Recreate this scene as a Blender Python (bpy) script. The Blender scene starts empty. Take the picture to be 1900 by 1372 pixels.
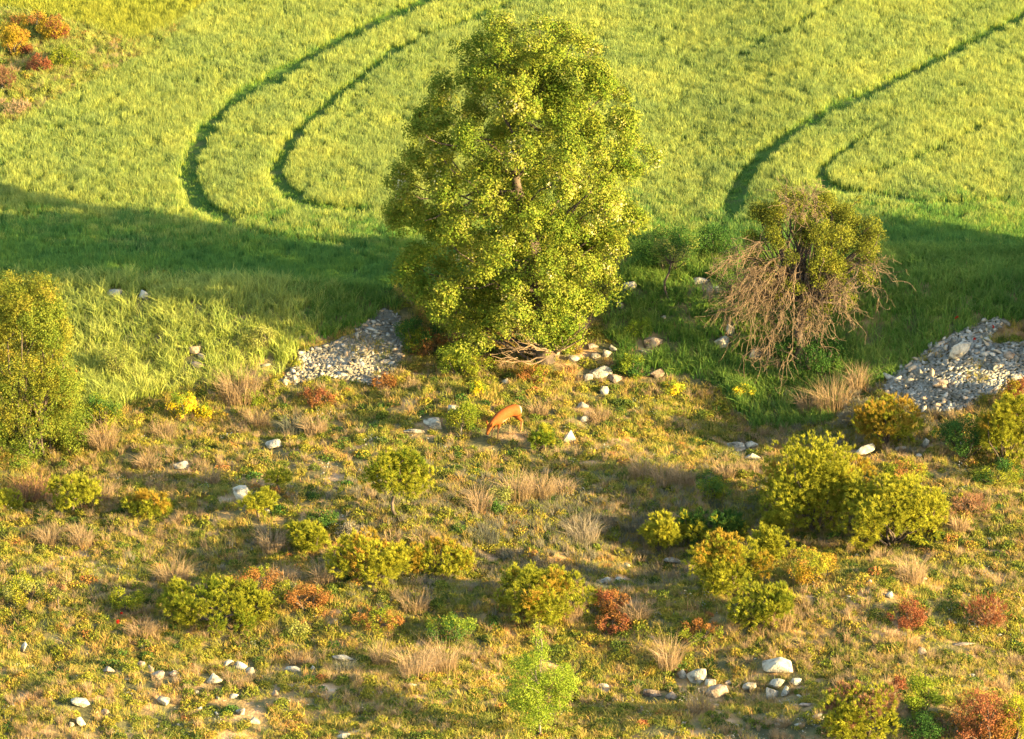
import bpy, bmesh, math, random
import numpy as np
from mathutils import Vector, Matrix, noise
R = math.radians
rng = np.random.default_rng(11)
random.seed(5)
scene = bpy.context.scene

# ------------------------------------------------------------------ camera, sky, sun, exposure
PITCH = R(22); DIST = 150.0; FPX = 12000.0          # focal length in photo pixels (photo is 1900 wide)
AIM = Vector((0, 0.53, 1.32))
CD = Vector((0, math.cos(PITCH), -math.sin(PITCH)))
CU = Vector((0, math.sin(PITCH), math.cos(PITCH)))
CAM = AIM - CD * DIST
cam_d = bpy.data.cameras.new('camera'); cam = bpy.data.objects.new('camera', cam_d)
scene.collection.objects.link(cam); scene.camera = cam
cam.location = CAM; cam.rotation_euler = (math.pi/2 - PITCH, 0, 0)
cam_d.sensor_width = 36; cam_d.lens = 36 * FPX / 1900; cam_d.clip_start = 1; cam_d.clip_end = 6000

AZ = R(23); EL = R(14)                               # sun comes from the right, a little to the front
SUN = Vector((math.cos(AZ)*math.cos(EL), -math.sin(AZ)*math.cos(EL), math.sin(EL)))
w = bpy.data.worlds.new("World"); scene.world = w; w.use_nodes = True
nt = w.node_tree; nt.nodes.clear()
sky = nt.nodes.new('ShaderNodeTexSky'); sky.sky_type = 'NISHITA'; sky.sun_disc = False
sky.sun_elevation = EL; sky.sun_rotation = math.atan2(SUN.x, SUN.y); sky.air_density = 1.2; sky.dust_density = 1.0; sky.ozone_density = 1.2
bg = nt.nodes.new('ShaderNodeBackground'); bg.inputs[1].default_value = 0.12
wo = nt.nodes.new('ShaderNodeOutputWorld')
nt.links.new(sky.outputs[0], bg.inputs[0]); nt.links.new(bg.outputs[0], wo.inputs[0])
sl = bpy.data.lights.new('sun', 'SUN'); sl.energy = 5.0; sl.angle = R(0.5); sl.color = (1.0, 0.79, 0.38)
so = bpy.data.objects.new('sun', sl); scene.collection.objects.link(so)
so.rotation_euler = SUN.to_track_quat('Z', 'Y').to_euler(); so.location = SUN * 60
vs = scene.view_settings
vs.view_transform = 'Standard'; vs.look = 'None'; vs.gamma = 1; vs.use_curve_mapping = False; vs.exposure = 2.82
scene.render.filter_size = 1.9
scene.cycles.max_bounces = 6; scene.cycles.diffuse_bounces = 4; scene.cycles.transmission_bounces = 4

# ------------------------------------------------------------------ helpers
def sm(a, b, x):
    t = np.clip((np.asarray(x, float) - a) / (b - a), 0, 1); return t*t*(3-2*t)

_G = rng.random((64, 64))
def vn(x, y, s):                                      # value noise, 0..1
    x = np.asarray(x, float)/s + 100.3; y = np.asarray(y, float)/s + 57.7
    xi = np.floor(x).astype(int); yi = np.floor(y).astype(int); fx = x-xi; fy = y-yi
    fx = fx*fx*(3-2*fx); fy = fy*fy*(3-2*fy)
    g = lambda a, b: _G[a % 64, b % 64]
    return (g(xi,yi)*(1-fx)+g(xi+1,yi)*fx)*(1-fy) + (g(xi,yi+1)*(1-fx)+g(xi+1,yi+1)*fx)*fy
def fbm(x, y, s): return .55*vn(x,y,s)+.3*vn(x+31,y-17,s/2.1)+.15*vn(x-11,y+23,s/4.3)

MOUNDS = [  # x, y, height, rx, ry
    (-7.6, 3.6, .45, 3.0, 1.6), (-11.5, 3.0, .3, 1.5, 1.5), (11.2, 2.0, .95, 2.6, 2.3), (5.2, 0.5, -.4, 1.8, 2.2),
    (1.2, 3.4, .25, 1.6, 1.0), (-3.6, 3.4, .2, 1.3, 1.1), (-5, -4.5, .28, 4.5, 1.6), (2.5, -6.2, -.3, 3.5, 1.6),
    (-4, -8.6, .3, 5, 1.3), (-6, -11.0, -.25, 4.5, 1.3), (7, -9.2, .3, 4, 1.6), (3, -13, -.2, 4, 1.5),
    (8, -14.5, .35, 3.5, 1.6), (-9, -14.5, .3, 3, 1.6), (-2, -16.5, .25, 3, 1.4), (10, -4.5, .3, 2.5, 1.8)]
def H(x, y):
    x = np.asarray(x, float); y = np.asarray(y, float)
    near = np.exp(-(np.maximum(0, np.hypot(x, y)-30)/25)**2)
    foot = 2.9 + .5*np.sin(x*.35+1) + .5*(vn(x, y*0, 4)-.5)
    hb = 1.05 + .35*sm(4, 8, x)
    z = .05*np.clip(y, -200, 60) + hb*sm(0, 3.1, y-foot) + .02*np.clip(y-7, 0, 100)
    fg = 1 - sm(1.5, 6.5, y)
    z = z + near*((.10+.75*fg)*(fbm(x, y*1.5, 4.6)-.5) + (.04+.16*fg)*(fbm(x+50, y, 1.3)-.5))
    for mx, my, mh, rx, ry in MOUNDS:
        z = z + mh*(1.5 if my < 0 else 1)*np.exp(-((x-mx)/rx)**2-((y-my)/ry)**2)
    return z

def proj(P):                                          # world -> photo pixels
    P = np.asarray(P, float) - np.array(CAM)
    d = P @ np.array(CD); u = P @ np.array(CU)
    return np.stack([950 + FPX*P[..., 0]/d, 686 - FPX*u/d], -1)
def gnd(px, py):                                      # photo pixel -> point on the terrain
    px = np.atleast_1d(np.asarray(px, float)); py = np.atleast_1d(np.asarray(py, float))
    D = np.array(CD)[None] + np.array([1., 0, 0])[None]*((px-950)/FPX)[:, None] + np.array(CU)[None]*((686-py)/FPX)[:, None]
    C = np.array(CAM)[None]; t = np.full(len(px), 118.0); done = np.zeros(len(px), bool)
    for i in range(700):
        P = C + D*t[:, None]
        done |= P[:, 2] < H(P[:, 0], P[:, 1])
        t = np.where(done, t, t + .1)
        if done.all(): break
    lo, hi = t-.1, t
    for i in range(12):
        m = (lo+hi)/2; P = C + D*m[:, None]; b = P[:, 2] < H(P[:, 0], P[:, 1])
        hi = np.where(b, m, hi); lo = np.where(b, lo, m)
    return C + D*hi[:, None]
def g1(px, py): p = gnd(px, py)[0]; return Vector(p)
def inpoly(q, poly):
    x, y = q[..., 0], q[..., 1]; r = np.zeros(x.shape, bool); n = len(poly)
    for i in range(n):
        x1, y1 = poly[i]; x2, y2 = poly[(i+1) % n]
        if y1 == y2: continue
        r ^= ((y1 > y) != (y2 > y)) & (x < (x2-x1)*(y-y1)/(y2-y1)+x1)
    return r

def mesh(name, V, F, mat, attrs=None, smooth=False):
    """F: (n,3) or (n,4) int array, or a list of such arrays."""
    Fs = F if isinstance(F, list) else [F]
    me = bpy.data.meshes.new(name)
    V = np.asarray(V, np.float32); me.vertices.add(len(V)); me.vertices.foreach_set('co', V.ravel())
    Fs = [f for f in Fs if len(f)]
    if Fs: loops = np.concatenate([f.ravel() for f in Fs]).astype(np.int32)
    if Fs:
        cnt = np.concatenate([np.full(len(f), f.shape[1]) for f in Fs]).astype(np.int32)
        st = np.concatenate([[0], np.cumsum(cnt)[:-1]]).astype(np.int32)
        me.loops.add(len(loops)); me.loops.foreach_set('vertex_index', loops)
        me.polygons.add(len(cnt)); me.polygons.foreach_set('loop_start', st)
        if smooth: me.polygons.foreach_set('use_smooth', np.ones(len(cnt), bool))
    me.update(calc_edges=True)
    for k, v in (attrs or {}).items():
        a = me.attributes.new(k, 'FLOAT', 'POINT'); a.data.foreach_set('value', np.asarray(v, np.float32))
    if mat: me.materials.append(mat)
    return me
def ob(name, me, parent=None, loc=None, **props):
    o = bpy.data.objects.new(name, me); scene.collection.objects.link(o)
    if parent: o.parent = parent
    if loc is not None: o.location = loc
    for k, v in props.items(): o[k] = v
    return o
def thing(name, label, cat, loc, group=None, rz=0):
    o = ob(name, None, None, loc, label=label, category=cat); o.rotation_euler.z = rz
    o.empty_display_size = .2
    if group: o['group'] = group
    return o

def unit(n):
    v = rng.normal(size=(n, 3)); return v/np.linalg.norm(v, axis=1)[:, None]
def leaves(C, size, N=None, aspect=.6, flat=0.0):
    """rhombic leaves at C; returns V, F, r"""
    n = len(C); a = unit(n)
    if N is not None: a = a*(1-flat) + N*flat; a /= np.linalg.norm(a, axis=1)[:, None]
    b = np.cross(a, unit(n)); b /= np.linalg.norm(b, axis=1)[:, None]+1e-9; c = np.cross(a, b)
    s = np.broadcast_to(size, (n,))*rng.uniform(.7, 1.3, n); s = s[:, None]
    V = np.stack([C-b*s*.5, C+c*s*.5*aspect+a*s*.08, C+b*s*.5, C-c*s*.5*aspect+a*s*.08], 1).reshape(-1, 3)
    return V, np.arange(4*n).reshape(n, 4), np.repeat(rng.random(n), 4)
def needles(C, Dr, L, wd, k, spread=.7):
    """k thin triangles leaving each point of C round direction Dr"""
    n = len(C); C = np.repeat(C, k, 0); D = np.repeat(Dr, k, 0) + unit(n*k)*spread
    D /= np.linalg.norm(D, axis=1)[:, None]
    S = np.cross(D, unit(n*k)); S /= np.linalg.norm(S, axis=1)[:, None]+1e-9
    l = L*rng.uniform(.7, 1.2, n*k)[:, None]
    V = np.stack([C-S*wd/2, C+S*wd/2, C+D*l], 1).reshape(-1, 3)
    r = np.repeat(np.repeat(rng.random(n), k)*.7+.3*rng.random(n*k), 3)
    t = np.tile([0., 0., 1.], n*k)
    return V, np.arange(3*n*k).reshape(-1, 3), r, t
def blades(B, h, wd, lean, az=None, bend=.5):
    """grass blades: 5 verts, quad+tri"""
    n = len(B); a = rng.uniform(0, 2*np.pi, n) if az is None else az
    d = np.stack([np.cos(a), np.sin(a), np.zeros(n)], 1)
    f = rng.uniform(0, 2*np.pi, n); s = np.stack([np.cos(f), np.sin(f), np.zeros(n)], 1)*(np.broadcast_to(wd, (n,))/2)[:, None]
    h = np.broadcast_to(h, (n,))[:, None]; le = np.broadcast_to(lean, (n,))[:, None]
    z = np.array([[0, 0, 1.]])
    M = B + z*h*.55 + d*h*le*.35; T = B + z*h*(1-le*.25) + d*h*le*(1+bend)
    V = np.stack([B-s*.8, B+s*.8, M+s, M-s, T], 1).reshape(-1, 3)
    i = np.arange(n)[:, None]*5
    r = np.repeat(rng.random(n), 5); t = np.tile([0, 0, .55, .55, 1.], n)
    return V, [np.concatenate([i, i+1, i+2, i+3], 1), np.concatenate([i+3, i+2, i+4], 1)], r, t
def tubes(paths, sides=5):
    """paths: list of (pts (n,3), radii (n,))"""
    Vs, Fs, o = [], [], 0
    for P, rad in paths:
        P = np.asarray(P, float); n = len(P); T = np.gradient(P, axis=0); T /= np.linalg.norm(T, axis=1)[:, None]+1e-9
        u = np.cross(T, [.31, .95, .12]); u /= np.linalg.norm(u, axis=1)[:, None]+1e-9; v = np.cross(T, u)
        a = np.arange(sides)/sides*2*np.pi
        ring = P[:, None] + (u[:, None]*np.cos(a)[None, :, None] + v[:, None]*np.sin(a)[None, :, None])*np.asarray(rad)[:, None, None]
        Vs.append(ring.reshape(-1, 3))
        i = np.arange(n-1)[:, None]*sides; j = np.arange(sides)[None]; k = (j+1) % sides
        Fs.append(np.stack([i+j, i+k, i+sides+k, i+sides+j], -1).reshape(-1, 4)+o); o += n*sides
    return np.concatenate(Vs), np.concatenate(Fs)
def wander(A, B, n, amp, r0, r1, sag=0):
    A = np.asarray(A, float); B = np.asarray(B, float); t = np.linspace(0, 1, n)[:, None]
    P = A+(B-A)*t; L = np.linalg.norm(B-A)
    o = np.cumsum(rng.normal(size=(n, 3)), 0)*amp*L/n**.5
    P = P + o*np.sin(np.pi*t)**.7; P[:, 2] += sag*np.sin(np.pi*t[:, 0])
    return P, r0+(r1-r0)*t[:, 0]**.8

# ------------------------------------------------------------------ materials
def M(name): m = bpy.data.materials.new(name); m.use_nodes = True; m.node_tree.nodes.clear(); return m, m.node_tree
def ramp(nt, stops):
    n = nt.nodes.new('ShaderNodeValToRGB'); e = n.color_ramp.elements
    while len(e) < len(stops): e.new(.5)
    for i, (p, c) in enumerate(stops): e[i].position = p; e[i].color = (*c, 1)
    return n
def math_(nt, op, a, b=None):
    n = nt.nodes.new('ShaderNodeMath'); n.operation = op
    for i, v in enumerate((a, b)):
        if v is None: continue
        if isinstance(v, (int, float)): n.inputs[i].default_value = v
        else: nt.links.new(v, n.inputs[i])
    return n.outputs[0]
def wnoise(nt, scale, detail=2, off=0, stretch=None):
    g = nt.nodes.new('ShaderNodeNewGeometry'); n = nt.nodes.new('ShaderNodeTexNoise')
    mp = nt.nodes.new('ShaderNodeMapping'); mp.inputs[1].default_value = (off, off*.7, 0)
    if stretch: mp.inputs[3].default_value = stretch
    nt.links.new(g.outputs['Position'], mp.inputs[0]); nt.links.new(mp.outputs[0], n.inputs['Vector'])
    n.inputs['Scale'].default_value = scale; n.inputs['Detail'].default_value = detail
    return n.outputs['Fac']
BOOST = 1.22
def foliage(name, cols, tip=None, tipf=.6, wr=.35, wo_=.3, wn=.5, nscale=.5, trans=.35, spec=.0, off=0, nc=1.9, gloss=.5):
    cols = [(p_, tuple(min(.8, v_*BOOST) for v_ in c_)) for p_, c_ in cols]; tip = tip and tuple(min(.8, v_*BOOST) for v_ in tip)
    """cols: ramp stops; factor mixes per-leaf random, per-plant random and broad patches of growth"""
    m, nt = M(name); L = nt.links.new
    at = nt.nodes.new('ShaderNodeAttribute'); at.attribute_name = 'r'
    oi = nt.nodes.new('ShaderNodeObjectInfo')
    n = wnoise(nt, nscale, 3, off)
    n = math_(nt, 'ADD', math_(nt, 'MULTIPLY', math_(nt, 'SUBTRACT', n, .5), nc), .5)
    nn = nt.nodes.new('ShaderNodeClamp'); L(n, nn.inputs[0])
    f = math_(nt, 'ADD', math_(nt, 'ADD', math_(nt, 'MULTIPLY', at.outputs['Fac'], wr), math_(nt, 'MULTIPLY', oi.outputs['Random'], wo_)), math_(nt, 'MULTIPLY', nn.outputs[0], wn))
    f = math_(nt, 'DIVIDE', f, wr+wo_+wn)
    f = math_(nt, 'ADD', math_(nt, 'MULTIPLY', math_(nt, 'SUBTRACT', f, .5), 1.5), .5)
    rp = ramp(nt, cols); L(f, rp.inputs[0]); col = rp.outputs[0]
    if tip:
        t = nt.nodes.new('ShaderNodeAttribute'); t.attribute_name = 't'
        mx = nt.nodes.new('ShaderNodeMix'); mx.data_type = 'RGBA'
        L(math_(nt, 'MULTIPLY', math_(nt, 'POWER', t.outputs['Fac'], 1.6), tipf), mx.inputs[0]); L(col, mx.inputs[6]); mx.inputs[7].default_value = (*tip, 1); col = mx.outputs[2]
    d = nt.nodes.new('ShaderNodeBsdfDiffuse'); L(col, d.inputs[0])
    tr = nt.nodes.new('ShaderNodeBsdfTranslucent'); L(col, tr.inputs[0])
    ms = nt.nodes.new('ShaderNodeMixShader'); ms.inputs[0].default_value = trans; L(d.outputs[0], ms.inputs[1]); L(tr.outputs[0], ms.inputs[2])
    s = ms.outputs[0]
    if spec:
        gl = nt.nodes.new('ShaderNodeBsdfGlossy'); gl.inputs['Roughness'].default_value = gloss; gl.inputs[0].default_value = (1, 1, 1, 1)
        m2 = nt.nodes.new('ShaderNodeMixShader'); m2.inputs[0].default_value = spec; L(s, m2.inputs[1]); L(gl.outputs[0], m2.inputs[2]); s = m2.outputs[0]
    o = nt.nodes.new('ShaderNodeOutputMaterial'); L(s, o.inputs[0]); return m
def solid(name, cols, scale=3, rough=.9, bump=0, bscale=12, attr=False, objr=0.0, detail=4):
    m, nt = M(name); L = nt.links.new
    n = wnoise(nt, scale, detail); f = math_(nt, 'ADD', math_(nt, 'MULTIPLY', math_(nt, 'SUBTRACT', n, .5), 2.2), .5)
    if objr:
        oi = nt.nodes.new('ShaderNodeObjectInfo')
        f = math_(nt, 'ADD', f, math_(nt, 'MULTIPLY', math_(nt, 'SUBTRACT', oi.outputs['Random'], .5), objr))
    rp = ramp(nt, cols); L(f, rp.inputs[0])
    b = nt.nodes.new('ShaderNodeBsdfPrincipled'); L(rp.outputs[0], b.inputs['Base Color']); b.inputs['Roughness'].default_value = rough
    b.inputs['Specular IOR Level'].default_value = .2
    if bump:
        bn = wnoise(nt, bscale, 5); bp = nt.nodes.new('ShaderNodeBump'); bp.inputs['Strength'].default_value = bump; bp.inputs['Distance'].default_value = .05
        L(bn, bp.inputs['Height']); L(bp.outputs[0], b.inputs['Normal'])
    o = nt.nodes.new('ShaderNodeOutputMaterial'); L(b.outputs[0], o.inputs[0]); return m

M_wheat = foliage('crop_leaf', [(0, (.020, .082, .022)), (.3, (.07, .147, .025)), (.5, (.145, .197, .026)), (.75, (.23, .25, .03)), (1, (.31, .305, .045))], tip=(.39, .37, .12), tipf=.55, wr=.4, wo_=.25, wn=.5, nscale=.7, trans=.45)
M_wheaty = foliage('ripe_crop_leaf', [(0, (.08, .13, .02)), (.5, (.18, .20, .02)), (1, (.28, .26, .03))], tip=(.33, .30, .05), wr=.4, wo_=.25, wn=.4, nscale=.6, trans=.38)
M_bank = foliage('bank_grass_leaf', [(0, (.014, .075, .014)), (.4, (.04, .125, .014)), (.7, (.10, .17, .02)), (1, (.20, .23, .04))], tip=(.25, .24, .07), tipf=.45, wn=.5, nscale=.7, off=3)
M_short = foliage('wild_grass_leaf', [(0, (.04, .08, .016)), (.27, (.095, .13, .018)), (.46, (.19, .18, .024)), (.62, (.28, .21, .04)), (.81, (.34, .20, .06)), (1, (.36, .15, .065))], tip=(.38, .26, .09), tipf=.4, wr=.3, wo_=.4, wn=.5, nscale=1.1, off=9)
M_dry = foliage('dry_grass_stalk', [(0, (.12, .085, .04)), (.5, (.22, .14, .065)), (1, (.32, .22, .12))], tip=(.34, .24, .14), tipf=.5, nscale=2)
M_cush = foliage('cushion_leaf', [(0, (.035, .055, .014)), (.3, (.08, .10, .016)), (.52, (.15, .148, .018)), (.73, (.22, .18, .024)), (.9, (.25, .15, .03)), (1, (.26, .09, .035))], wr=.2, wo_=.55, wn=.45, nscale=1.0, off=21, trans=.25)
M_grey = foliage('grey_herb_leaf', [(0, (.06, .065, .045)), (.5, (.14, .125, .08)), (1, (.26, .20, .13))], wr=.3, wo_=.4, wn=.3, nscale=1.0, off=40)
M_tree = foliage('oak_leaf', [(0, (.045, .08, .008)), (.35, (.09, .12, .014)), (.7, (.145, .15, .018)), (.95, (.21, .19, .04)), (1, (.36, .32, .16))], wr=.4, wo_=0, wn=.3, nscale=.9, off=5, trans=.3)  # palest last stop paints highlights onto a few leaves
M_pine = foliage('pine_needle', [(0, (.05, .075, .008)), (.4, (.14, .15, .012)), (.75, (.24, .22, .018)), (1, (.33, .28, .025))], tip=(.36, .31, .035), tipf=.5, wr=.5, wo_=.2, wn=.4, nscale=1.6, off=7, trans=.3)
M_pineo = foliage('orange_tinted_needle', [(0, (.12, .10, .01)), (.5, (.23, .155, .015)), (1, (.33, .14, .035))], tip=(.36, .22, .04), tipf=.5, wr=.4, wo_=.2, wn=.5, nscale=2.4, off=7, trans=.3)
M_shrub = foliage('shrub_leaf', [(0, (.035, .07, .010)), (.4, (.10, .125, .012)), (.75, (.20, .19, .018)), (1, (.30, .22, .03))], wr=.45, wo_=.2, wn=.5, nscale=1.2, off=13, trans=.3)
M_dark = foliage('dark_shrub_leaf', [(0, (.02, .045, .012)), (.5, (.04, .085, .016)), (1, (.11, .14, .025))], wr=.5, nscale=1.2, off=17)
M_lime = foliage('lime_leaf', [(0, (.07, .11, .012)), (.5, (.15, .19, .018)), (1, (.26, .28, .045))], wr=.6, nscale=2, trans=.4)
M_olive = foliage('olive_grey_leaf', [(0, (.08, .10, .02)), (.5, (.18, .18, .04)), (1, (.30, .27, .08))], wr=.6, nscale=2)
M_rust = foliage('rust_leaf', [(0, (.09, .05, .018)), (.5, (.20, .085, .025)), (1, (.30, .15, .04))], wr=.6, nscale=2)
M_red = foliage('red_leaf', [(0, (.08, .035, .018)), (.5, (.17, .055, .025)), (1, (.26, .11, .045))], wr=.6, nscale=3)
M_pink = foliage('pink_twig', [(0, (.11, .06, .03)), (.5, (.20, .10, .05)), (1, (.28, .16, .08))], wr=.6, nscale=3)
M_yel = foliage('yellow_blossom', [(0, (.30, .21, .008)), (.5, (.50, .35, .014)), (1, (.60, .45, .05))], wr=.7, nscale=3)
M_white = foliage('white_petal', [(0, (.12, .12, .10)), (1, (.25, .24, .21))], wr=.7, trans=.2)
M_poppy = foliage('poppy_petal', [(0, (.2, .008, .006)), (1, (.3, .02, .01))], wr=.7)
M_bark = solid('bark', [(0, (.03, .022, .015)), (.5, (.07, .05, .035)), (1, (.12, .085, .06))], 6, bump=.5)
M_twig = solid('dead_twig', [(0, (.06, .038, .022)), (.5, (.13, .085, .048)), (1, (.21, .145, .085))], 8)
M_pale = solid('pale_stem', [(0, (.13, .10, .07)), (1, (.22, .17, .12))], 8)
M_rock = solid('limestone', [(0, (.07, .055, .035)), (.28, (.19, .155, .105)), (.55, (.31, .265, .185)), (1, (.40, .34, .24))], 7, bump=.7, bscale=22, objr=.3)
M_rockw = solid('warm_limestone', [(0, (.08, .05, .03)), (.4, (.20, .14, .09)), (1, (.32, .25, .18))], 7, bump=.7, bscale=22, objr=.3)
M_stone = solid('grey_rubble', [(0, (.14, .12, .085)), (.45, (.26, .23, .175)), (.8, (.36, .32, .25)), (1, (.40, .27, .15))], 2.5, bump=.5, bscale=30, objr=1.5)

# terrain material: soil with stony flecks in the scrub, green-brown under the crop
m, nt_ = M('hillside_soil'); Lk = nt_.links.new
r1 = ramp(nt_, [(0, (.06, .055, .025)), (.4, (.11, .095, .04)), (.6, (.23, .145, .06)), (.8, (.33, .20, .10)), (1, (.38, .28, .18))])
f = math_(nt_, 'ADD', math_(nt_, 'MULTIPLY', math_(nt_, 'SUBTRACT', wnoise(nt_, 1.3, 8), .5), 2.4), .45); Lk(f, r1.inputs[0])
fa = nt_.nodes.new('ShaderNodeAttribute'); fa.attribute_name = 'crop'
mx = nt_.nodes.new('ShaderNodeMix'); mx.data_type = 'RGBA'; Lk(fa.outputs['Fac'], mx.inputs[0]); Lk(r1.outputs[0], mx.inputs[6])
r2 = ramp(nt_, [(0, (.035, .06, .015)), (.5, (.06, .10, .02)), (1, (.11, .085, .045))]); Lk(wnoise(nt_, 2.2, 5), r2.inputs[0]); Lk(r2.outputs[0], mx.inputs[7])
bs = nt_.nodes.new('ShaderNodeBsdfDiffuse'); Lk(mx.outputs[2], bs.inputs[0])
bp = nt_.nodes.new('ShaderNodeBump'); bp.inputs['Strength'].default_value = .6; bp.inputs['Distance'].default_value = .06; Lk(wnoise(nt_, 14, 5), bp.inputs['Height']); Lk(bp.outputs[0], bs.inputs['Normal'])
oo = nt_.nodes.new('ShaderNodeOutputMaterial'); Lk(bs.outputs[0], oo.inputs[0]); M_soil = m

# ------------------------------------------------------------------ regions, drawn on the photo and read back at each ground point
CROP_EDGE = [(-400, 500), (0, 505), (150, 512), (300, 508), (500, 525), (720, 540), (900, 520), (1180, 440), (1380, 470), (1650, 480), (2300, 462)]
CORNER = [(-400, 0), (0, 15), (120, 38), (240, 80), (340, 42), (300, 92), (170, 152), (60, 217), (0, 242), (-400, 430)]
YELLOW = [(-400, 0), (0, 15), (120, 38), (240, 80), (340, 42), (480, -60), (480, -500), (-400, -500)]
TRACKS = [([(900, -40), (800, 0), (690, 50), (620, 87), (540, 130), (480, 162), (430, 196), (380, 250), (355, 300), (350, 335), (362, 372), (395, 400), (440, 416)], [15, 16, 17, 17, 18, 18, 19, 22, 28, 33, 32, 24, 12]),
          ([(1010, -20), (890, 35), (790, 70), (725, 106), (680, 140), (630, 180), (570, 232), (530, 285), (516, 325), (530, 360), (570, 383), (630, 392), (690, 396)], [8, 8, 8, 13, 14, 15, 18, 24, 27, 26, 17, 11, 8]),
          ([(2100, -80), (1900, 32), (1760, 105), (1690, 142), (1610, 182), (1540, 208), (1470, 250), (1410, 300), (1375, 345), (1360, 390)], [14, 14, 15, 15, 16, 16, 17, 20, 30, 36]),
          ([(1640, 240), (1590, 265), (1545, 300), (1524, 325), (1528, 345), (1570, 358), (1660, 368)], [6, 9, 13, 18, 18, 12, 8]),
          ([(1590, 330), (1650, 315), (1730, 285), (1830, 232)], [9, 9, 8, 6]),
          ([(240, 240), (190, 200), (-30, 330)], [3, 3, 3]),
          ([(60, 330), (48, 390), (52, 440)], [5, 9, 6]), ([(8, 380), (2, 440)], [10, 10]),
          ([(410, 418), (500, 440), (600, 452), (700, 470)], [5, 7, 7, 6]), ([(1650, 372), (1760, 380), (1900, 372)], [6, 6, 5]),
          ([(1405, 82), (1460, 62), (1560, 5)], [8, 8, 6])]
def track_d(q):
    """signed margin in photo pixels to the nearest wheel track (negative inside)"""
    best = np.full(len(q), 1e3)
    for pts, ws in TRACKS:
        for (a, wa), (b, wb) in zip(zip(pts, ws), zip(pts[1:], ws[1:])):
            a = np.array(a, float); b = np.array(b, float); d = b-a
            # the ground is foreshortened upright: measure the gap across it
            t = np.clip(((q-a) @ d)/(d @ d), 0, 1); e = q-(a+t[:, None]*d)
            best = np.minimum(best, np.hypot(e[:, 0], e[:, 1]*1.0) - (wa+(wb-wa)*t)*.68)
    return best
def edge_y(px): e = np.array(CROP_EDGE); return np.interp(px, e[:, 0], e[:, 1])
BANK = [[(-200, 505), (150, 510), (720, 540), (735, 575), (640, 620), (560, 645), (520, 700), (420, 715), (300, 730), (170, 775), (100, 820), (-200, 800)],
        [(1180, 440), (1380, 470), (1900, 462), (2200, 455), (2200, 600), (1900, 600), (1840, 592), (1740, 640), (1640, 712), (1560, 745), (1540, 790), (1400, 800), (1330, 720), (1250, 700), (1150, 690), (1120, 600)]]
PILE1 = [(512, 712), (540, 690), (560, 652), (610, 640), (655, 622), (690, 590), (715, 575), (742, 590), (752, 640), (740, 680), (700, 722), (640, 706), (600, 700), (560, 712)]
PILE2 = [(1632, 728), (1655, 700), (1700, 665), (1745, 635), (1800, 608), (1850, 590), (1868, 602), (1838, 622), (1838, 640), (1960, 632), (1960, 720), (1830, 735), (1790, 762), (1720, 768), (1690, 748)]

# ------------------------------------------------------------------ terrain
def axis(lo, hi, st, far):
    a = list(np.arange(lo, hi+st/2, st)); s, x = st, hi
    while x < far: s *= 1.35; x += s; a.append(x)
    s, x = st, lo
    while x > -far: s *= 1.35; x -= s; a.insert(0, x)
    return np.array(a)
xs = axis(-18, 20, .14, 2500); ys = axis(-24, 34, .16, 2500)
X, Y = np.meshgrid(xs, ys); Z = H(X, Y); P = np.stack([X, Y, Z], -1).reshape(-1, 3)
q = proj(P); isc = (q[:, 1] < edge_y(q[:, 0])) & ~inpoly(q, CORNER) & (P[:, 1] > 5)
trk = (track_d(q) < 0) & isc
P[:, 2] -= .05*trk
nx = len(xs); i = (np.arange(len(ys)-1)[:, None]*nx + np.arange(nx-1)[None]).ravel()
me = mesh('hillside', P, np.stack([i, i+1, i+nx+1, i+nx], 1), M_soil, {'crop': isc.astype(float)}, True)
ob('ground', me, kind='structure', label='stony hillside rising to a terraced crop field')

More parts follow.
